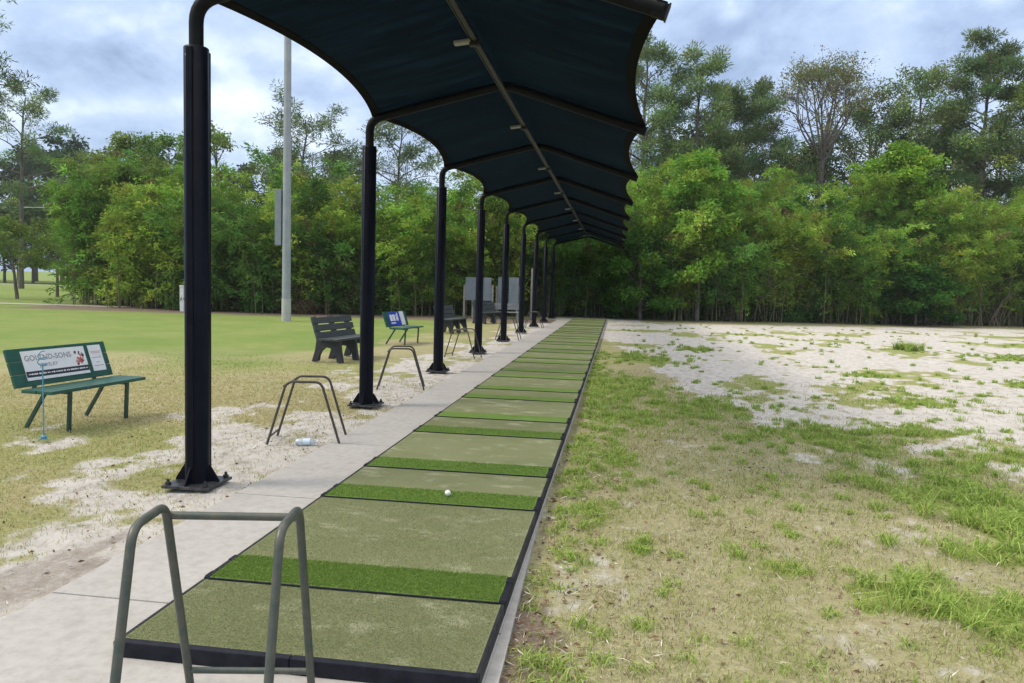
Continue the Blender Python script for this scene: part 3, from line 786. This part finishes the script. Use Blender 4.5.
def tint(n, base, var, rs, hue=.15):
    b_ = np.array(base)[None, :] if np.ndim(base) == 1 else base
    k = np.exp(rs.randn(n, 1) * var); h = rs.randn(n, 1) * hue
    c_ = b_ * k; c_[:, 0:1] *= (1 + h); return np.clip(c_, .004, .9)

def grow_tree(seed, H, crown0, spread, nl, profile, elev, ns, clump_r, nleaf, lsz, col, trunk_r, lean=(0, 0), droop=0.0, needle=False, fork=False, shell=False, var=.28):
    rs = np.random.RandomState(seed); paths = []; cl = []
    t = np.linspace(0, 1, 12)
    wob = np.cumsum(rs.randn(12, 2) * .012 * H, 0) * .6
    tp = np.stack([lean[0] * t ** 1.5 + wob[:, 0] * t, lean[1] * t ** 1.5 + wob[:, 1] * t, H * t], 1)
    hmax = .62 if fork else 1.0
    keep = t <= hmax + .05
    paths.append((tp[keep], trunk_r * (1 - .80 * t[keep])))
    at_ = lambda q: np.array([np.interp(q, t, tp[:, k]) for k in range(3)])
    az = rs.rand() * 6.28
    for i in range(nl):
        q = crown0 + (hmax - crown0) * ((i + rs.rand() * .8) / nl); q = min(q, hmax); s = (q - crown0) / (1 - crown0)
        az += 2.4 + rs.randn() * .35; L = spread * profile(s) * (.75 + .5 * rs.rand()); el = R(elev[0] + (elev[1] - elev[0]) * s) + rs.randn() * .12
        d = np.array([math.cos(az) * math.cos(el), math.sin(az) * math.cos(el), math.sin(el)])
        m_ = 7; u = np.linspace(0, 1, m_)[:, None]; bow = rs.randn(3) * .10 * L; bow[2] += .12 * L
        lp = at_(q) + d * L * u + bow * (u * (1 - u)) * 1.6 - np.array([0, 0, droop * L]) * u ** 2
        r0 = max(.012, trunk_r * .42 * (1 - .6 * s) * min(1, L / spread + .25)); paths.append((lp, r0 * (1 - .8 * u[:, 0])))
        for j in range(ns):
            a = .30 + .68 * (j + rs.rand()) / ns; k = a * (m_ - 1); k0 = int(min(k, m_ - 2)); b0 = lp[k0] + (lp[k0 + 1] - lp[k0]) * (k - k0)
            d2 = norm(d + rs.randn(3) * .62 + np.array([0, 0, .22])); l2 = L * (.22 + .25 * rs.rand()) * (1.25 - .5 * a)
            u2_ = np.linspace(0, 1, 4)[:, None]; sp_ = b0 + d2 * l2 * u2_ + np.array([0, 0, .1 * l2]) * u2_ ** 2
            paths.append((sp_, r0 * .38 * (1 - .7 * u2_[:, 0]))); cl.append((sp_[-1], 1.0))
            if not shell: cl.append((sp_[2], .85))
            if shell:
                for z in range(2):
                    d3 = norm(d2 + rs.randn(3) * .6); e3 = sp_[-1] + d3 * l2 * .6
                    paths.append((np.stack([sp_[2], (sp_[2] + e3) / 2, e3]), np.array([.03, .02, .01]))); cl.append((e3, .9))
        cl.append((lp[-1], 1.0))
    C = np.array([c_[0] for c_ in cl]); K = np.array([c_[1] for c_ in cl]); n = len(C) * nleaf
    ctint = tint(len(C), col, var, rs)
    ci = np.repeat(np.arange(len(C)), nleaf); dirs = norm(rs.randn(n, 3)); rad = rs.rand(n) ** .5
    P = C[ci] + dirs * (rad * clump_r * K[ci])[:, None] * np.array([1, 1, .62])
    if needle: ax_ = norm(dirs + np.array([0, 0, .35]) + rs.randn(n, 3) * .3)
    else: ax_ = norm(dirs * .6 + rs.randn(n, 3) * .6 - np.array([0, 0, .25]))
    ln = lsz[0] * (.6 + .8 * rs.rand(n)); V, Q = leaves(P, ax_, ln, ln * lsz[1], rs)
    cc = np.repeat(ctint[ci] * np.exp(rs.randn(n, 1) * .18), 4, 0)
    TV, TQ = tubes_np(paths); zs = H / np.percentile(V[:, 2], 99.8); V[:, 2] *= zs; TV[:, 2] *= zs
    return TV, TQ, V, Q, np.clip(cc, .004, .9)
def place_tree(name, loc, label, cat, data, bark='bark', group=None, fol='crown'):
    root = empty(name, loc); tag(root, label, cat, group)
    np_mesh('trunk', data[0], data[1], M[bark], None, root, True); np_mesh(fol, data[2], data[3], M['leaf'], data[4], root)
    return root
cone = lambda s: 1.0 - .75 * s
rnd_ = lambda s: .45 + .75 * math.sin(math.pi * min(1, s * .85 + .15))
flatp = lambda s: .55 + .5 * s
PINE = (.150, .225, .085); PINE2 = (.170, .255, .088); BROAD = (.135, .245, .055); LIME = (.185, .335, .045); OLIVE = (.165, .245, .058)
def pine(seed, H, spread, c0=.45, col=PINE, nl=22, ns=5, dens=60, lean=(0, 0), cr=.62):
    return grow_tree(seed, H, c0, spread, nl, lambda s: (1.05 - .62 * s) * (.55 + .45 * min(1, s * 4)), (5, 40), ns, cr, dens, (.28, .22), col, .011 * H + .06, lean, 0, True)
def broad(seed, H, spread, c0=.3, col=BROAD, nl=20, ns=6, dens=46, cr=.75, lsz=(.24, .45), lean=(0, 0)):
    return grow_tree(seed, H, c0, spread, nl, rnd_, (15, 65), ns, cr, dens, lsz, col, .014 * H + .04, lean)
def dome_tree(seed, H, hub, rad, tall, col, tr):
    """bare limbs fanning from a fork to a thin umbrella shell of leaves"""
    rs = np.random.RandomState(seed); t = np.linspace(0, 1, 8)[:, None]
    top = np.array([.2, 0, hub]); paths = [(np.concatenate([np.zeros((8, 2)) + rs.randn(8, 2) * .03, hub * t], 1) + t * np.array([.2, 0, 0]), tr * (1 - .35 * t[:, 0]))]
    cl = []; u = np.linspace(0, 1, 8)[:, None]
    def limb(a, b_, r0, r1, sag):
        p = a + (b_ - a) * u + np.array([0, 0, 1.0]) * sag * (u * (1 - u)) + rs.randn(1, 3) * .25 * (u * (1 - u)) * 2
        paths.append((p, r0 + (r1 - r0) * u[:, 0])); return p
    for i in range(13):
        az = i * 2.4 + rs.randn() * .2; q = .12 + .88 * math.sqrt((i + .5) / 13); el = math.acos(min(.98, q * .96))
        hubp = top + np.array([math.cos(az) * rad * math.cos(el) * .62, math.sin(az) * rad * math.cos(el) * .62, tall * math.sin(el) * .60 + .05 * tall])
        base = top - np.array([0, 0, rs.rand() * hub * .12]); p = limb(base, hubp, tr * .36, .05, -.9)
        for j in range(6):
            d = norm(hubp - top + np.array([0, 0, .2 * tall])); d = norm(d + rs.randn(3) * .50)
            q0 = p[5 + j % 3]; e3 = top + (q0 - top); k = 1.0
            while k < 12 and (np.hypot(e3[0] - top[0], e3[1] - top[1]) / rad) ** 2 + ((e3[2] - top[2]) / tall) ** 2 < .80 + .25 * rs.rand(): e3 = e3 + d * .25; k += .25
            pp = limb(q0, e3, .036, .014, .2)
            for z in range(5):
                e4 = e3 + rs.randn(3) * np.array([.6, .6, .38]); paths.append((np.stack([pp[5], (pp[6] + e4) / 2, e4]), np.array([.012, .009, .006]))); cl.append(e4)
            cl.append(pp[6])
    C = np.array(cl); n = len(C) * 19; ci = np.repeat(np.arange(len(C)), 19); P = C[ci] + rs.randn(n, 3) * np.array([.28, .28, .2])
    ln = .17 * (.6 + .8 * rs.rand(n)); V, Q = leaves(P, norm(rs.randn(n, 3)), ln, ln * .5, rs); ct = tint(len(C), np.array(col), .22, rs)
    zs = H / np.percentile(V[:, 2], 99.8); V[:, 2] *= zs; TV, TQ = tubes_np(paths); TV[:, 2] *= zs
    return TV, TQ, V, Q, np.clip(np.repeat(ct[ci], 4, 0), .004, .9)
GR = 'tall trees rising beyond the hedge'
T = lambda *a, **k: place_tree(*a, group=GR, **k)
# left
T('pine_tree', (-52, 60, 0), 'tall sparse pine with open crown at the left edge of the picture', 'tree', pine(1, 17.6, 4.2, .42, PINE, 16, 5, 60, (.8, 0)))
T('pine_tree', (-37.6, 38, 0), 'pine whose needle branch pokes in at the top left corner', 'tree', pine(12, 19.5, 4.6, .62, PINE, 16, 6, 44))
T('broadleaf_tree', (-32.5, 46, 0), 'upright mid green tree top behind the left bamboo clump, left of a pair', 'tree', broad(3, 10.6, 2.6, .4, OLIVE, 14, 5, 40, .6))
T('broadleaf_tree', (-29.2, 46.5, 0), 'upright mid green tree top behind the left bamboo clump, right of a pair', 'tree', broad(4, 10.9, 2.7, .4, BROAD, 14, 5, 40, .6))
T('broadleaf_tree', (-28.0, 50, 0), 'thin leafy tree top showing just right of the nearest canopy post', 'tree', broad(5, 12.3, 2.6, .45, OLIVE, 13, 5, 26, .6))
T('pine_tree', (-22.2, 50, 0), 'tall airy pine standing behind the grey light pole', 'tree', pine(6, 14.4, 4.9, .34, (.14, .20, .08), 24, 6, 30, (.3, 0), .5))
T('pine_tree', (-15.6, 52, 0), 'airy pine crown seen behind the second canopy post', 'tree', pine(7, 13.6, 4.2, .36, (.14, .20, .08), 24, 6, 34, (0, 0), .5))
# right
T('pine_tree', (1.8, 55, 0), 'tall pine right beside the canopy edge', 'tree', pine(8, 19.4, 4.1, .38, PINE2, 30, 6, 60))
T('pine_tree', (5.0, 55, 0), 'tall open pine with visible trunk, second from the canopy edge', 'tree', pine(9, 18.4, 3.5, .42, PINE2, 26, 6, 48))
T('pine_tree', (9.0, 59, 0), 'bushy pine left of the rusty crowned tree', 'tree', pine(10, 17.3, 5.0, .30, PINE, 32, 7, 100))
T('umbrella_tree', (14.9, 61, 0), 'tall umbrella shaped tree with thin olive brown crown and bare limbs', 'tree',
  dome_tree(23, 19.6, 13.0, 4.1, 6.2, (.172, .198, .075), .28))
T('pine_tree', (19.6, 66, 0), 'dark tree just right of the rusty crowned tree', 'tree', broad(13, 18.0, 4.8, .25, (.10, .15, .055), 26, 6, 40, .8))
T('broadleaf_tree', (23.6, 64, 0), 'dense dark green rounded tree in the middle of the right wood', 'tree', broad(14, 19.6, 5.0, .2, PINE2, 30, 7, 46, .85))
T('pine_tree', (27.0, 62, 0), 'highest dark pine near the right edge of the picture', 'tree', pine(15, 21.0, 4.6, .3, PINE, 32, 7, 105))
T('broadleaf_tree', (30.5, 60, 0), 'dense olive tree at the right edge of the picture', 'tree', broad(16, 18.3, 5.4, .2, OLIVE, 30, 7, 46, .85))
# young trees on the far left lawn
GY_ = 'young trees on the far lawn'
for k, (x, y, h_, s_, lab) in enumerate([(-33.2, 38.0, 4.6, 1.7, 'young tree with slanting trunk on the far left lawn'), (-34.6, 42.8, 4.8, 1.7, 'young tree beside the left bamboo clump on the far lawn')]):
    place_tree('young_tree', (x, y, 0), lab, 'tree', broad(40 + k, h_, s_, .42, (.15, .23, .05), 14, 5, 34, .45, (.16, .45), (-.7 if k == 0 else .2, 0)), group=GY_)

def bamboo(rs, base, out, nc, H, arch, dens, col, lowleaf=.25, brown=.03):
    """one clump: arching culms with drooping sprays; returns culm paths and leaf arrays"""
    paths, LP, LA, LC = [], [], [], []
    for c_ in range(nc):
        a = rs.rand() * 6.28; b0 = np.array([base[0] + rs.randn() * .55, base[1] + rs.randn() * .55, -.05])
        h = H * (.62 + .45 * rs.rand()); d = np.array([math.cos(a), math.sin(a), 0]) * .8 + np.array([out[0], out[1], 0]) * (.3 + .7 * rs.rand())
        t = np.linspace(0, 1, 9)[:, None]; A = arch * h * (.35 + .65 * rs.rand())
        P = b0 + np.array([0, 0, 1.0]) * h * (t - .20 * t ** 3.2) + d * A * t ** 2.3
        paths.append((P, .028 * (1 - .75 * t[:, 0])))
        nb = int(dens * h / 7); tb = lowleaf + (1 - lowleaf) * rs.rand(nb) ** .75
        nodes = np.stack([np.interp(tb, t[:, 0], P[:, k]) for k in range(3)], 1)
        az = rs.rand(nb) * 6.28; bl = (.45 + .75 * rs.rand(nb)) * (1.15 - .5 * tb)
        bd = norm(np.stack([np.cos(az), np.sin(az), .55 * rs.rand(nb) - .05], 1) + .25 * d)
        nl_ = 28; u = rs.rand(nb, nl_) ** .7
        pp = nodes[:, None, :] + bd[:, None, :] * (bl[:, None] * u)[:, :, None] - np.array([0, 0, 1.0]) * (bl[:, None] * u ** 2 * .35)[:, :, None] + rs.randn(nb, nl_, 3) * .09
        ax_ = norm(bd[:, None, :] * .9 + rs.randn(nb, nl_, 3) * .55 - np.array([0, 0, .45]))
        tc_ = tint(nb, np.array(col) * math.exp(rs.randn() * .22), .20, rs, .12)
        br = rs.rand(nb) < brown; tc_[br] = np.array([.14, .105, .055]) * np.exp(rs.randn(br.sum(), 1) * .2)
        LP.append(pp.reshape(-1, 3)); LA.append(ax_.reshape(-1, 3)); LC.append(np.repeat(tc_, nl_, 0))
    return paths, np.concatenate(LP), np.concatenate(LA), np.concatenate(LC)
def thicket(name, clumps, seed, label, cat, kind=None, lsz=(.19, .32), loc=(0, 0, 0), dead=0):
    rs = np.random.RandomState(seed); paths, LP, LA, LC = [], [], [], []
    for cdef in clumps:
        p, a, b_, c_ = bamboo(rs, *cdef); paths += p; LP.append(a); LA.append(b_); LC.append(c_)
    LP = np.concatenate(LP); LA = np.concatenate(LA); LC = np.concatenate(LC) * np.exp(rs.randn(len(LP), 1) * .15); n = len(LP)
    ln = lsz[0] * (.6 + .8 * rs.rand(n)); V, Q = leaves(LP, LA, ln, ln * lsz[1], rs)
    root = empty(name, loc); tag(root, label, cat, None, kind)
    off = np.array([loc]); TV, TQ = tubes_np(paths, 4)
    o1 = np_mesh('culms', TV - off, TQ, M['culm'], None, root, True); o1['kind'] = 'stuff'
    o2 = np_mesh('foliage', V - off, Q, M['leaf'], np.repeat(np.clip(LC, .004, .9), 4, 0), root); o2['kind'] = 'stuff'
    return root
BAM = (.205, .335, .050); BAM2 = (.155, .290, .050); YEL = (.255, .355, .058); DARKG = (.105, .215, .046)
rs = np.random.RandomState(77)
def along(pts, step):
    P = np.array(pts, float); seg = np.linalg.norm(np.diff(P, axis=0), axis=1); s = np.concatenate([[0], np.cumsum(seg)]); q = np.arange(0, s[-1], step)
    return np.stack([np.interp(q, s, P[:, 0]), np.interp(q, s, P[:, 1])], 1)
def rows(line, back, H0, spec, hvar=1.0):
    """front row arches outwards over the foot, rows behind are taller and closed"""
    out = []
    for k, (off, Hk, dens, low) in enumerate(spec):
        for (x, y) in along(line, 1.35 if k == 0 else 1.6):
            x += rs.randn() * .4 + back[0] * off; y += rs.randn() * .4 + back[1] * off
            col = [BAM, BAM, BAM2, YEL, DARKG][rs.randint(5)]
            h = H0(x) * Hk * (1 + hvar * rs.randn() * .09)
            out.append(((x, y), (-back[0], -back[1]), 9, h, (.46, .36, .30, .3)[k], dens, col, low))
    return out
# hedge behind the lawn and the far end of the range
lineL = [(-20.0, 32.6), (-14, 33.2), (-9.5, 36.4), (-5.5, 39.2), (-1.5, 40.8), (1.2, 40.8)]
thicket('bamboo_thicket', rows(lineL, (-.15, 1.0), lambda x: 6.6 + .6 * math.sin(x * 1.1) + (1.5 if x > -8 else 0), [(0, .88, 38, .12), (1.6, 1.04, 36, .06), (3.4, 1.14, 36, .04), (5.0, 1.1, 30, .02)]), 5,
        'long dense bamboo hedge behind the lawn, from the light pole to the far end of the mats', 'hedge', 'stuff')
lineR = [(1.8, 40.4), (7, 42.2), (14, 44.8), (22, 48.0), (32, 53)]
thicket('bamboo_thicket', rows(lineR, (-.38, .92), lambda x: 8.3 + .8 * math.sin(x * .9 + 1), [(0, .84, 38, .14), (1.7, 1.02, 38, .08), (3.6, 1.14, 38, .04), (5.2, 1.1, 30, .02)]), 6,
        'tall wild bamboo hedge behind the sandy lot on the right, with brown stems low down', 'hedge', 'stuff')
def undergrowth(line, n, seed, label):
    rs = np.random.RandomState(seed); c = along(line, .55); m_ = len(c)
    cx = np.repeat(c[:, 0], 3) + rs.randn(3 * m_) * .4; cy = np.repeat(c[:, 1], 3) + rs.rand(3 * m_) * 3.2; hz = .5 + 2.4 * rs.rand(3 * m_) ** 1.4
    i = rs.randint(3 * m_, size=n); P = np.stack([cx[i] + rs.randn(n) * .38, cy[i] + rs.randn(n) * .35, hz[i] * rs.rand(n) + .02], 1)
    a = norm(rs.randn(n, 3) + np.array([0, -.3, .1])); ln = .15 * (.6 + .9 * rs.rand(n)); V, Q = leaves(P, a, ln, ln * .45, rs)
    cc = tint(3 * m_, np.array((.085, .165, .035)), .35, rs)[i]; dd = rs.rand(3 * m_)[i] < .16; cc[dd] = np.array((.20, .155, .09))
    tag(np_mesh('undergrowth', V, Q, M['leaf'], np.repeat(cc, 4, 0)), label, 'undergrowth', None, 'stuff')
undergrowth([(-20.0, 32.3), (-14, 32.9), (-9.5, 36.2), (-5.5, 38.9), (-1.5, 40.2), (1.5, 40.2)], 80000, 70, 'low leafy undergrowth along the foot of the hedge behind the lawn')
undergrowth([(1.0, 40.0), (7, 42.0), (14, 44.6), (22, 47.8), (32, 52.8)], 110000, 71, 'low dark undergrowth along the foot of the right hedge')
# the rounded clump at the left end
cl_ = []
for k in range(16):
    a = k * 2.4; r_ = 2.3 * math.sqrt((k + .5) / 16)
    x, y = -25.3 + r_ * math.cos(a) * 1.25, 36.6 + r_ * math.sin(a) * .8
    cl_.append(((x, y), (math.cos(a) * .6, math.sin(a) * .6 - .25), 10, 9.4 - .7 * r_, .30, 30, [BAM2, BAM, OLIVE][k % 3], .06))
thicket('bamboo_clump', cl_, 7, 'big rounded arching bamboo clump at the left, beside the gravel path', 'bamboo', None, loc=(-25.3, 36.6, 0))
cl_ = [((-22.4 + .9 * math.cos(k * 2.1), 33.9 + .7 * math.sin(k * 2.1)), (.1, -.5), 8, 6.9, .32, 30, [YEL, BAM][k % 2], .06) for k in range(5)]
thicket('bamboo_clump', cl_, 8, 'yellow green feathery bamboo clump just left of the nearest canopy post', 'bamboo', None, loc=(-22.4, 33.9, 0))
# brighter individual trees and shrubs standing at the hedge face
place_tree('broadleaf_tree', (4.1, 39.9, 0), 'bright green leafy tree at the hedge face, a little right of the canopy end', 'tree', broad(61, 8.7, 2.2, .18, LIME, 26, 6, 48, .6, (.2, .5)), group='leafy trees in the hedge')
place_tree('broadleaf_tree', (16.4, 46.4, 0), 'bright green tree top standing above the right part of the hedge', 'tree', broad(62, 10.3, 1.5, .66, (.17, .31, .035), 20, 6, 44, .65, (.22, .5)), group='leafy trees in the hedge')
place_tree('leafy_shrub', (1.2, 39.0, 0), 'low green shrub at the hedge foot right of the mats end', 'shrub', broad(63, 4.6, 1.7, .05, (.07, .16, .025), 22, 6, 56, .5, (.18, .5)), group='shrubs at the hedge foot')
place_tree('leafy_shrub', (16.2, 43.9, 0), 'dark glossy green shrub at the hedge foot on the far right', 'shrub', broad(64, 3.4, 2.0, .05, (.05, .14, .025), 22, 6, 60, .5, (.18, .5)), group='shrubs at the hedge foot')
# dead brown stems leaning out of the right hedge foot
rs = np.random.RandomState(9); pth = []
for (x, y) in along([(2, 39.9), (7, 41.7), (14, 44.2), (22, 47.2), (30, 51)], .085):
    b0 = np.array([x + rs.randn() * .3, y + rs.rand() * 1.2, -.05]); L = 1.2 + 3.4 * rs.rand() ** 1.5; a = rs.rand() * 6.28; k = rs.rand() * .55
    d = norm([math.cos(a) * k, math.sin(a) * k - .15, 1]); u = np.linspace(0, 1, 5)[:, None]
    pth.append((b0 + d * L * u + np.array([math.cos(a), math.sin(a) * .5, -.4]) * .35 * L * u ** 3, .024 * (1 - .6 * u[:, 0])))
V, Q = tubes_np(pth, 4)
o = np_mesh('dead_stems', V, Q, varied('dead_stem', (.16, .125, .085), (.34, .28, .21), .8, .85), None, None, True)
tag(o, 'tangle of dead brown stems along the foot of the right hedge', 'dead stems', None, 'stuff')
# distant wood: one far mass
def wood(name, spots, seed, label, col):
    rs = np.random.RandomState(seed); A = [[], [], [], [], []]; o1 = o2 = 0
    for (x, y, h_, s_) in spots:
        dt = broad(rs.randint(9999), h_, s_, .2, tuple(np.array(col) * (.85 + .3 * rs.rand())), 16, 5, 26, 1.25, (.55, .5)) if rs.rand() < .55 else pine(rs.randint(9999), h_, s_, .3, col, 18, 5, 22, (0, 0), 1.0)
        off = np.array([x, y, 0]); A[0].append(dt[0] + off); A[1].append(dt[1] + o1); A[2].append(dt[2] + off); A[3].append(dt[3] + o2); A[4].append(dt[4]); o1 += len(dt[0]); o2 += len(dt[2])
    A = [np.concatenate(a) for a in A]; root = empty(name); tag(root, label, 'wood', None, 'stuff')
    o = np_mesh('trunks', A[0], A[1], M['bark'], None, root, True); o['kind'] = 'stuff'
    o = np_mesh('crowns', A[2], A[3], M['leaf'], A[4], root); o['kind'] = 'stuff'
rs = np.random.RandomState(21)
wood('distant_wood', [(-112 + 5.2 * k + rs.randn() * 1.5, 98 + rs.randn() * 5 + .25 * k, 17.0 + rs.rand() * 4.0, 4.6) for k in range(17)], 31, 'dark wood far off at the left beyond the lane', (.045, .085, .034))
wood('distant_wood', [(0 + 3.1 * k + rs.randn(), 67 + rs.rand() * 9, 13.5 + rs.rand() * 3.0 + (1.5 if k > 6 else 0), 4.6) for k in range(15)], 32, 'dark wood behind the right hedge, under the tall tree crowns', (.042, .075, .028))
wood('distant_wood', [(-86 + 4.0 * k + rs.randn(), 84 + rs.rand() * 6, 6.5 + rs.rand() * 4.0, 4.0) for k in range(12)], 34, 'dense green wood edge at the far left behind the lane', (.08, .14, .045))
wood('distant_wood', [(-44 + 4.4 * k + rs.randn(), 62 + rs.rand() * 6, 6.6 + rs.rand() * 1.6, 3.4) for k in range(10)], 33, 'low green wood behind the middle of the hedge', (.055, .10, .03))
# power line at the far left
b = MB(); P0, P1 = Vector((-95, 70, 9.0)), Vector((-40, 70, 8.6))
b.tube([P0.lerp(P1, k / 12) - Vector((0, 0, .8 * 4 * (k / 12) * (1 - k / 12))) for k in range(13)], .022, 6)
tag(b.build('power_line', M['white']), 'thin power line crossing in front of the far left wood', 'power line')

# ------------------------------------------------------------------ grass, weeds and litter
rs = np.random.RandomState(101)
def scatter(n, x0, x1, y0, y1, pw=1.0):
    Y = y0 + (y1 - y0) * rs.rand(n) ** pw; X = x0 + (x1 - x0) * rs.rand(n); return X, Y
V_, Q_, C_ = [], [], []; off = 0
def push(v, q, c_):
    global off
    V_.append(v); Q_.append(q + off); C_.append(c_); off += len(v)
# right field: keep inside a wedge that the camera could plausibly see, thinning out with distance
X, Y = scatter(300000, -.38, 9.5, 2.2, 15, 1.55); k = (X < .4 + .85 * Y) ; X, Y = X[k], Y[k]
sa_, gr_, la_, so_ = fields(X, Y)
keep = rs.rand(len(X)) < np.clip(1.0 - .93 * sa_ - .15 * so_ - .45 * ss(.5, .7, fbm(X * 4 + 9, Y * 3 + 3, 3)), .03, 1) * (1 - .9 * ss(8, 15, Y)); X, Y, gr_ = X[keep], Y[keep], gr_[keep]
pn = fbm(X * 2.4 + 5, Y * 1.7 + 90, 4); pb = fbm(X * 3.1 + 50, Y * 2.3 + 20, 4)
isg = rs.rand(len(X)) < gr_ * .55 + .22 + .45 * ss(.44, .64, pn)
t = rs.rand(len(X), 1); dry = np.array((.40, .37, .23)) * (1 - t) + np.array((.64, .61, .45)) * t
dk = rs.rand(len(X)) < .10 + .55 * ss(.52, .70, pb); dry[dk] = np.array((.22, .165, .10)) * (.7 + .6 * rs.rand(dk.sum(), 1))
grn = np.array((.20, .26, .06)) * (1 - t) + np.array((.42, .46, .16)) * t
cols = np.where(isg[:, None], grn, dry)
push(*blades(X, Y, gz(X, Y) - .002, np.where(isg, .030 + .045 * rs.rand(len(X)), .018 + .03 * rs.rand(len(X))), .0025 + .0022 * (Y / 5), cols, 1.0, rs))
# left side
X, Y = scatter(170000, -9.5, PADL, 2.6, 15, 1.3); k = (X > -1.5 - 1.0 * Y); X, Y = X[k], Y[k]
sa_, gr_, la_, so_ = fields(X, Y)
keep = rs.rand(len(X)) < np.clip(1.0 - .85 * sa_ - .4 * so_, .02, 1) * (1 - .95 * ss(7, 15, Y)); X, Y, gr_, la_ = X[keep], Y[keep], gr_[keep], la_[keep]
isg = rs.rand(len(X)) < np.clip(gr_ * .45 + la_ * .8 + .03, 0, 1)
t = rs.rand(len(X), 1); dry = np.array((.38, .34, .14)) * (1 - t) + np.array((.58, .52, .28)) * t
grn = np.array((.16, .25, .05)) * (1 - t) + np.array((.33, .40, .12)) * t
push(*blades(X, Y, gz(X, Y) - .002, .018 + .03 * rs.rand(len(X)), .003 + .0022 * (Y / 5), np.where(isg[:, None], grn, dry), 1.0, rs))
o = np_mesh('short_grass', np.concatenate(V_), np.concatenate(Q_), M['grass'], np.concatenate(C_))
tag(o, 'short dry yellow grass growing over the sandy ground on both sides of the mats', 'grass', None, 'stuff')
# taller green tufts
V_, Q_, C_ = [], [], []; off = 0
def tuft_patch(cx, cy, rx, ry, n, ln, lean=.75):
    nt_ = max(1, int(n / 34)); tx = cx + rs.randn(nt_) * rx * .62; ty = cy + rs.randn(nt_) * ry * .62; ln = ln * (.55 + .6 * rs.rand(nt_))
    i = rs.randint(nt_, size=n); X = tx[i] + rs.randn(n) * .032; Y = ty[i] + rs.randn(n) * .032
    k = X > PADR + .02; X, Y, i = X[k], Y[k], i[k]; n = len(X)
    if n == 0: return
    t = rs.rand(n, 1); c_ = np.array((.19, .31, .045)) * (1 - t) + np.array((.44, .56, .16)) * t
    y_ = rs.rand(n) < .08; c_[y_] = (.42, .38, .17)
    push(*blades(X, Y, gz(X, Y) - .004, ln[i] * (.45 + .8 * rs.rand(n)), np.full(n, .0052) + .0005 * cy, c_, lean, rs))
for (cx, cy, rx, ry) in GREEN:
    if cy > 24: continue
    area = rx * ry; big = cx > 1.3 and cy < 7.6
    tuft_patch(cx, cy, rx, ry, int(np.clip((4200 if big else 3600) * area, 160, 2600)), (.185 if big else .115) if area > .08 else .085, .95 if big else .75)
for k in range(330):                                    # scattered single tufts
    cy = 2.4 + 12 * rs.rand() ** 1.2; cx = -.3 + (1.0 + .72 * cy) * rs.rand()
    s_, g_, l_, o_ = fields(np.array([cx]), np.array([cy]))
    tuft_patch(cx, cy, .06, .05, int(20 + 50 * rs.rand() * (1 + g_[0])), .05 + .06 * rs.rand())
for k in range(420):                                    # weeds out on the sand
    cy = 11 + 25 * rs.rand() ** .8; cx = .3 + (.75 * cy) * rs.rand()
    n4 = fbm(np.array([cx * .9 + 60]), np.array([cy * .55 + 40]), 5)[0]
    if n4 < .5 and rs.rand() < .6: continue
    tuft_patch(cx, cy, .22, .12, 34, .07 + .06 * rs.rand())
for (cx, cy, rx, ry, n, ln) in [(8.6, 23.8, .5, .3, 700, .36), (.02, 9.0, .16, 2.2, 2200, .09), (-.22, 6.0, .10, 1.8, 1500, .085), (-.25, 13, .12, 3, 1500, .09), (-.30, 4.2, .07, 1.2, 700, .06), (-.34, 8, .06, 3, 1400, .08), (-.36, 15, .06, 5, 1400, .09)]:
    tuft_patch(cx, cy, rx, ry, n, ln)
o = np_mesh('green_tufts', np.concatenate(V_), np.concatenate(Q_), M['grass'], np.concatenate(C_))
tag(o, 'longer fresh green grass tufts and weeds on the right of the mats', 'grass', None, 'stuff')
# dry leaves, twigs and pale bits lying about
n = 1500; Y = 2.4 + 7 * rs.rand(n) ** 1.3; X = -.36 + (.9 + .7 * Y) * rs.rand(n)
nl_ = 700; Yl = 3 + 9 * rs.rand(nl_); Xl = PADL - .02 - 3.5 * rs.rand(nl_) ** 1.5
Ye = 2.4 + 5 * rs.rand(900) ** 1.4; Xe = PADR + .02 + .5 * rs.rand(900) ** 1.5
X = np.concatenate([X, Xl, Xe]); Y = np.concatenate([Y, Yl, Ye]); n = len(X)
P = np.stack([X, Y, gz(X, Y) + .006 + .012 * rs.rand(n)], 1); a = rs.rand(n) * 6.28
ax_ = norm(np.stack([np.cos(a), np.sin(a), rs.randn(n) * .12], 1)); tw = rs.rand(n) < .38
ln = np.where(tw, .03 + .11 * rs.rand(n) ** 2, .016 + .026 * rs.rand(n)); V, Q = leaves(P, ax_, ln, np.where(tw, .006, ln * .55), rs)
c_ = np.array((.17, .10, .06)) * (.6 + .9 * rs.rand(n, 1)); c_[tw] = np.array((.62, .58, .50)) * (.6 + .6 * rs.rand(tw.sum(), 1))
o = np_mesh('leaf_litter', V, Q, M['tint'], np.repeat(c_, 4, 0)); tag(o, 'dead leaves and pale twigs scattered on the ground', 'litter', None, 'stuff')

# ------------------------------------------------------------------ humid air: closed box of thin even haze
b = MB(); b.box((0, 60, 12.0), (300, 170, 28.0)); m = bpy.data.materials.new('haze_air'); m.use_nodes = True; m.node_tree.nodes.clear()
out = nd(m, 'ShaderNodeOutputMaterial'); pv = nd(m, 'ShaderNodeVolumePrincipled')
pv.inputs['Color'].default_value = (.92, .95, 1, 1); pv.inputs['Density'].default_value = .0004; pv.inputs['Anisotropy'].default_value = .2
lk(m, pv.outputs[0], out.inputs['Volume'])
tag(b.build('haze', m), kind='stuff')
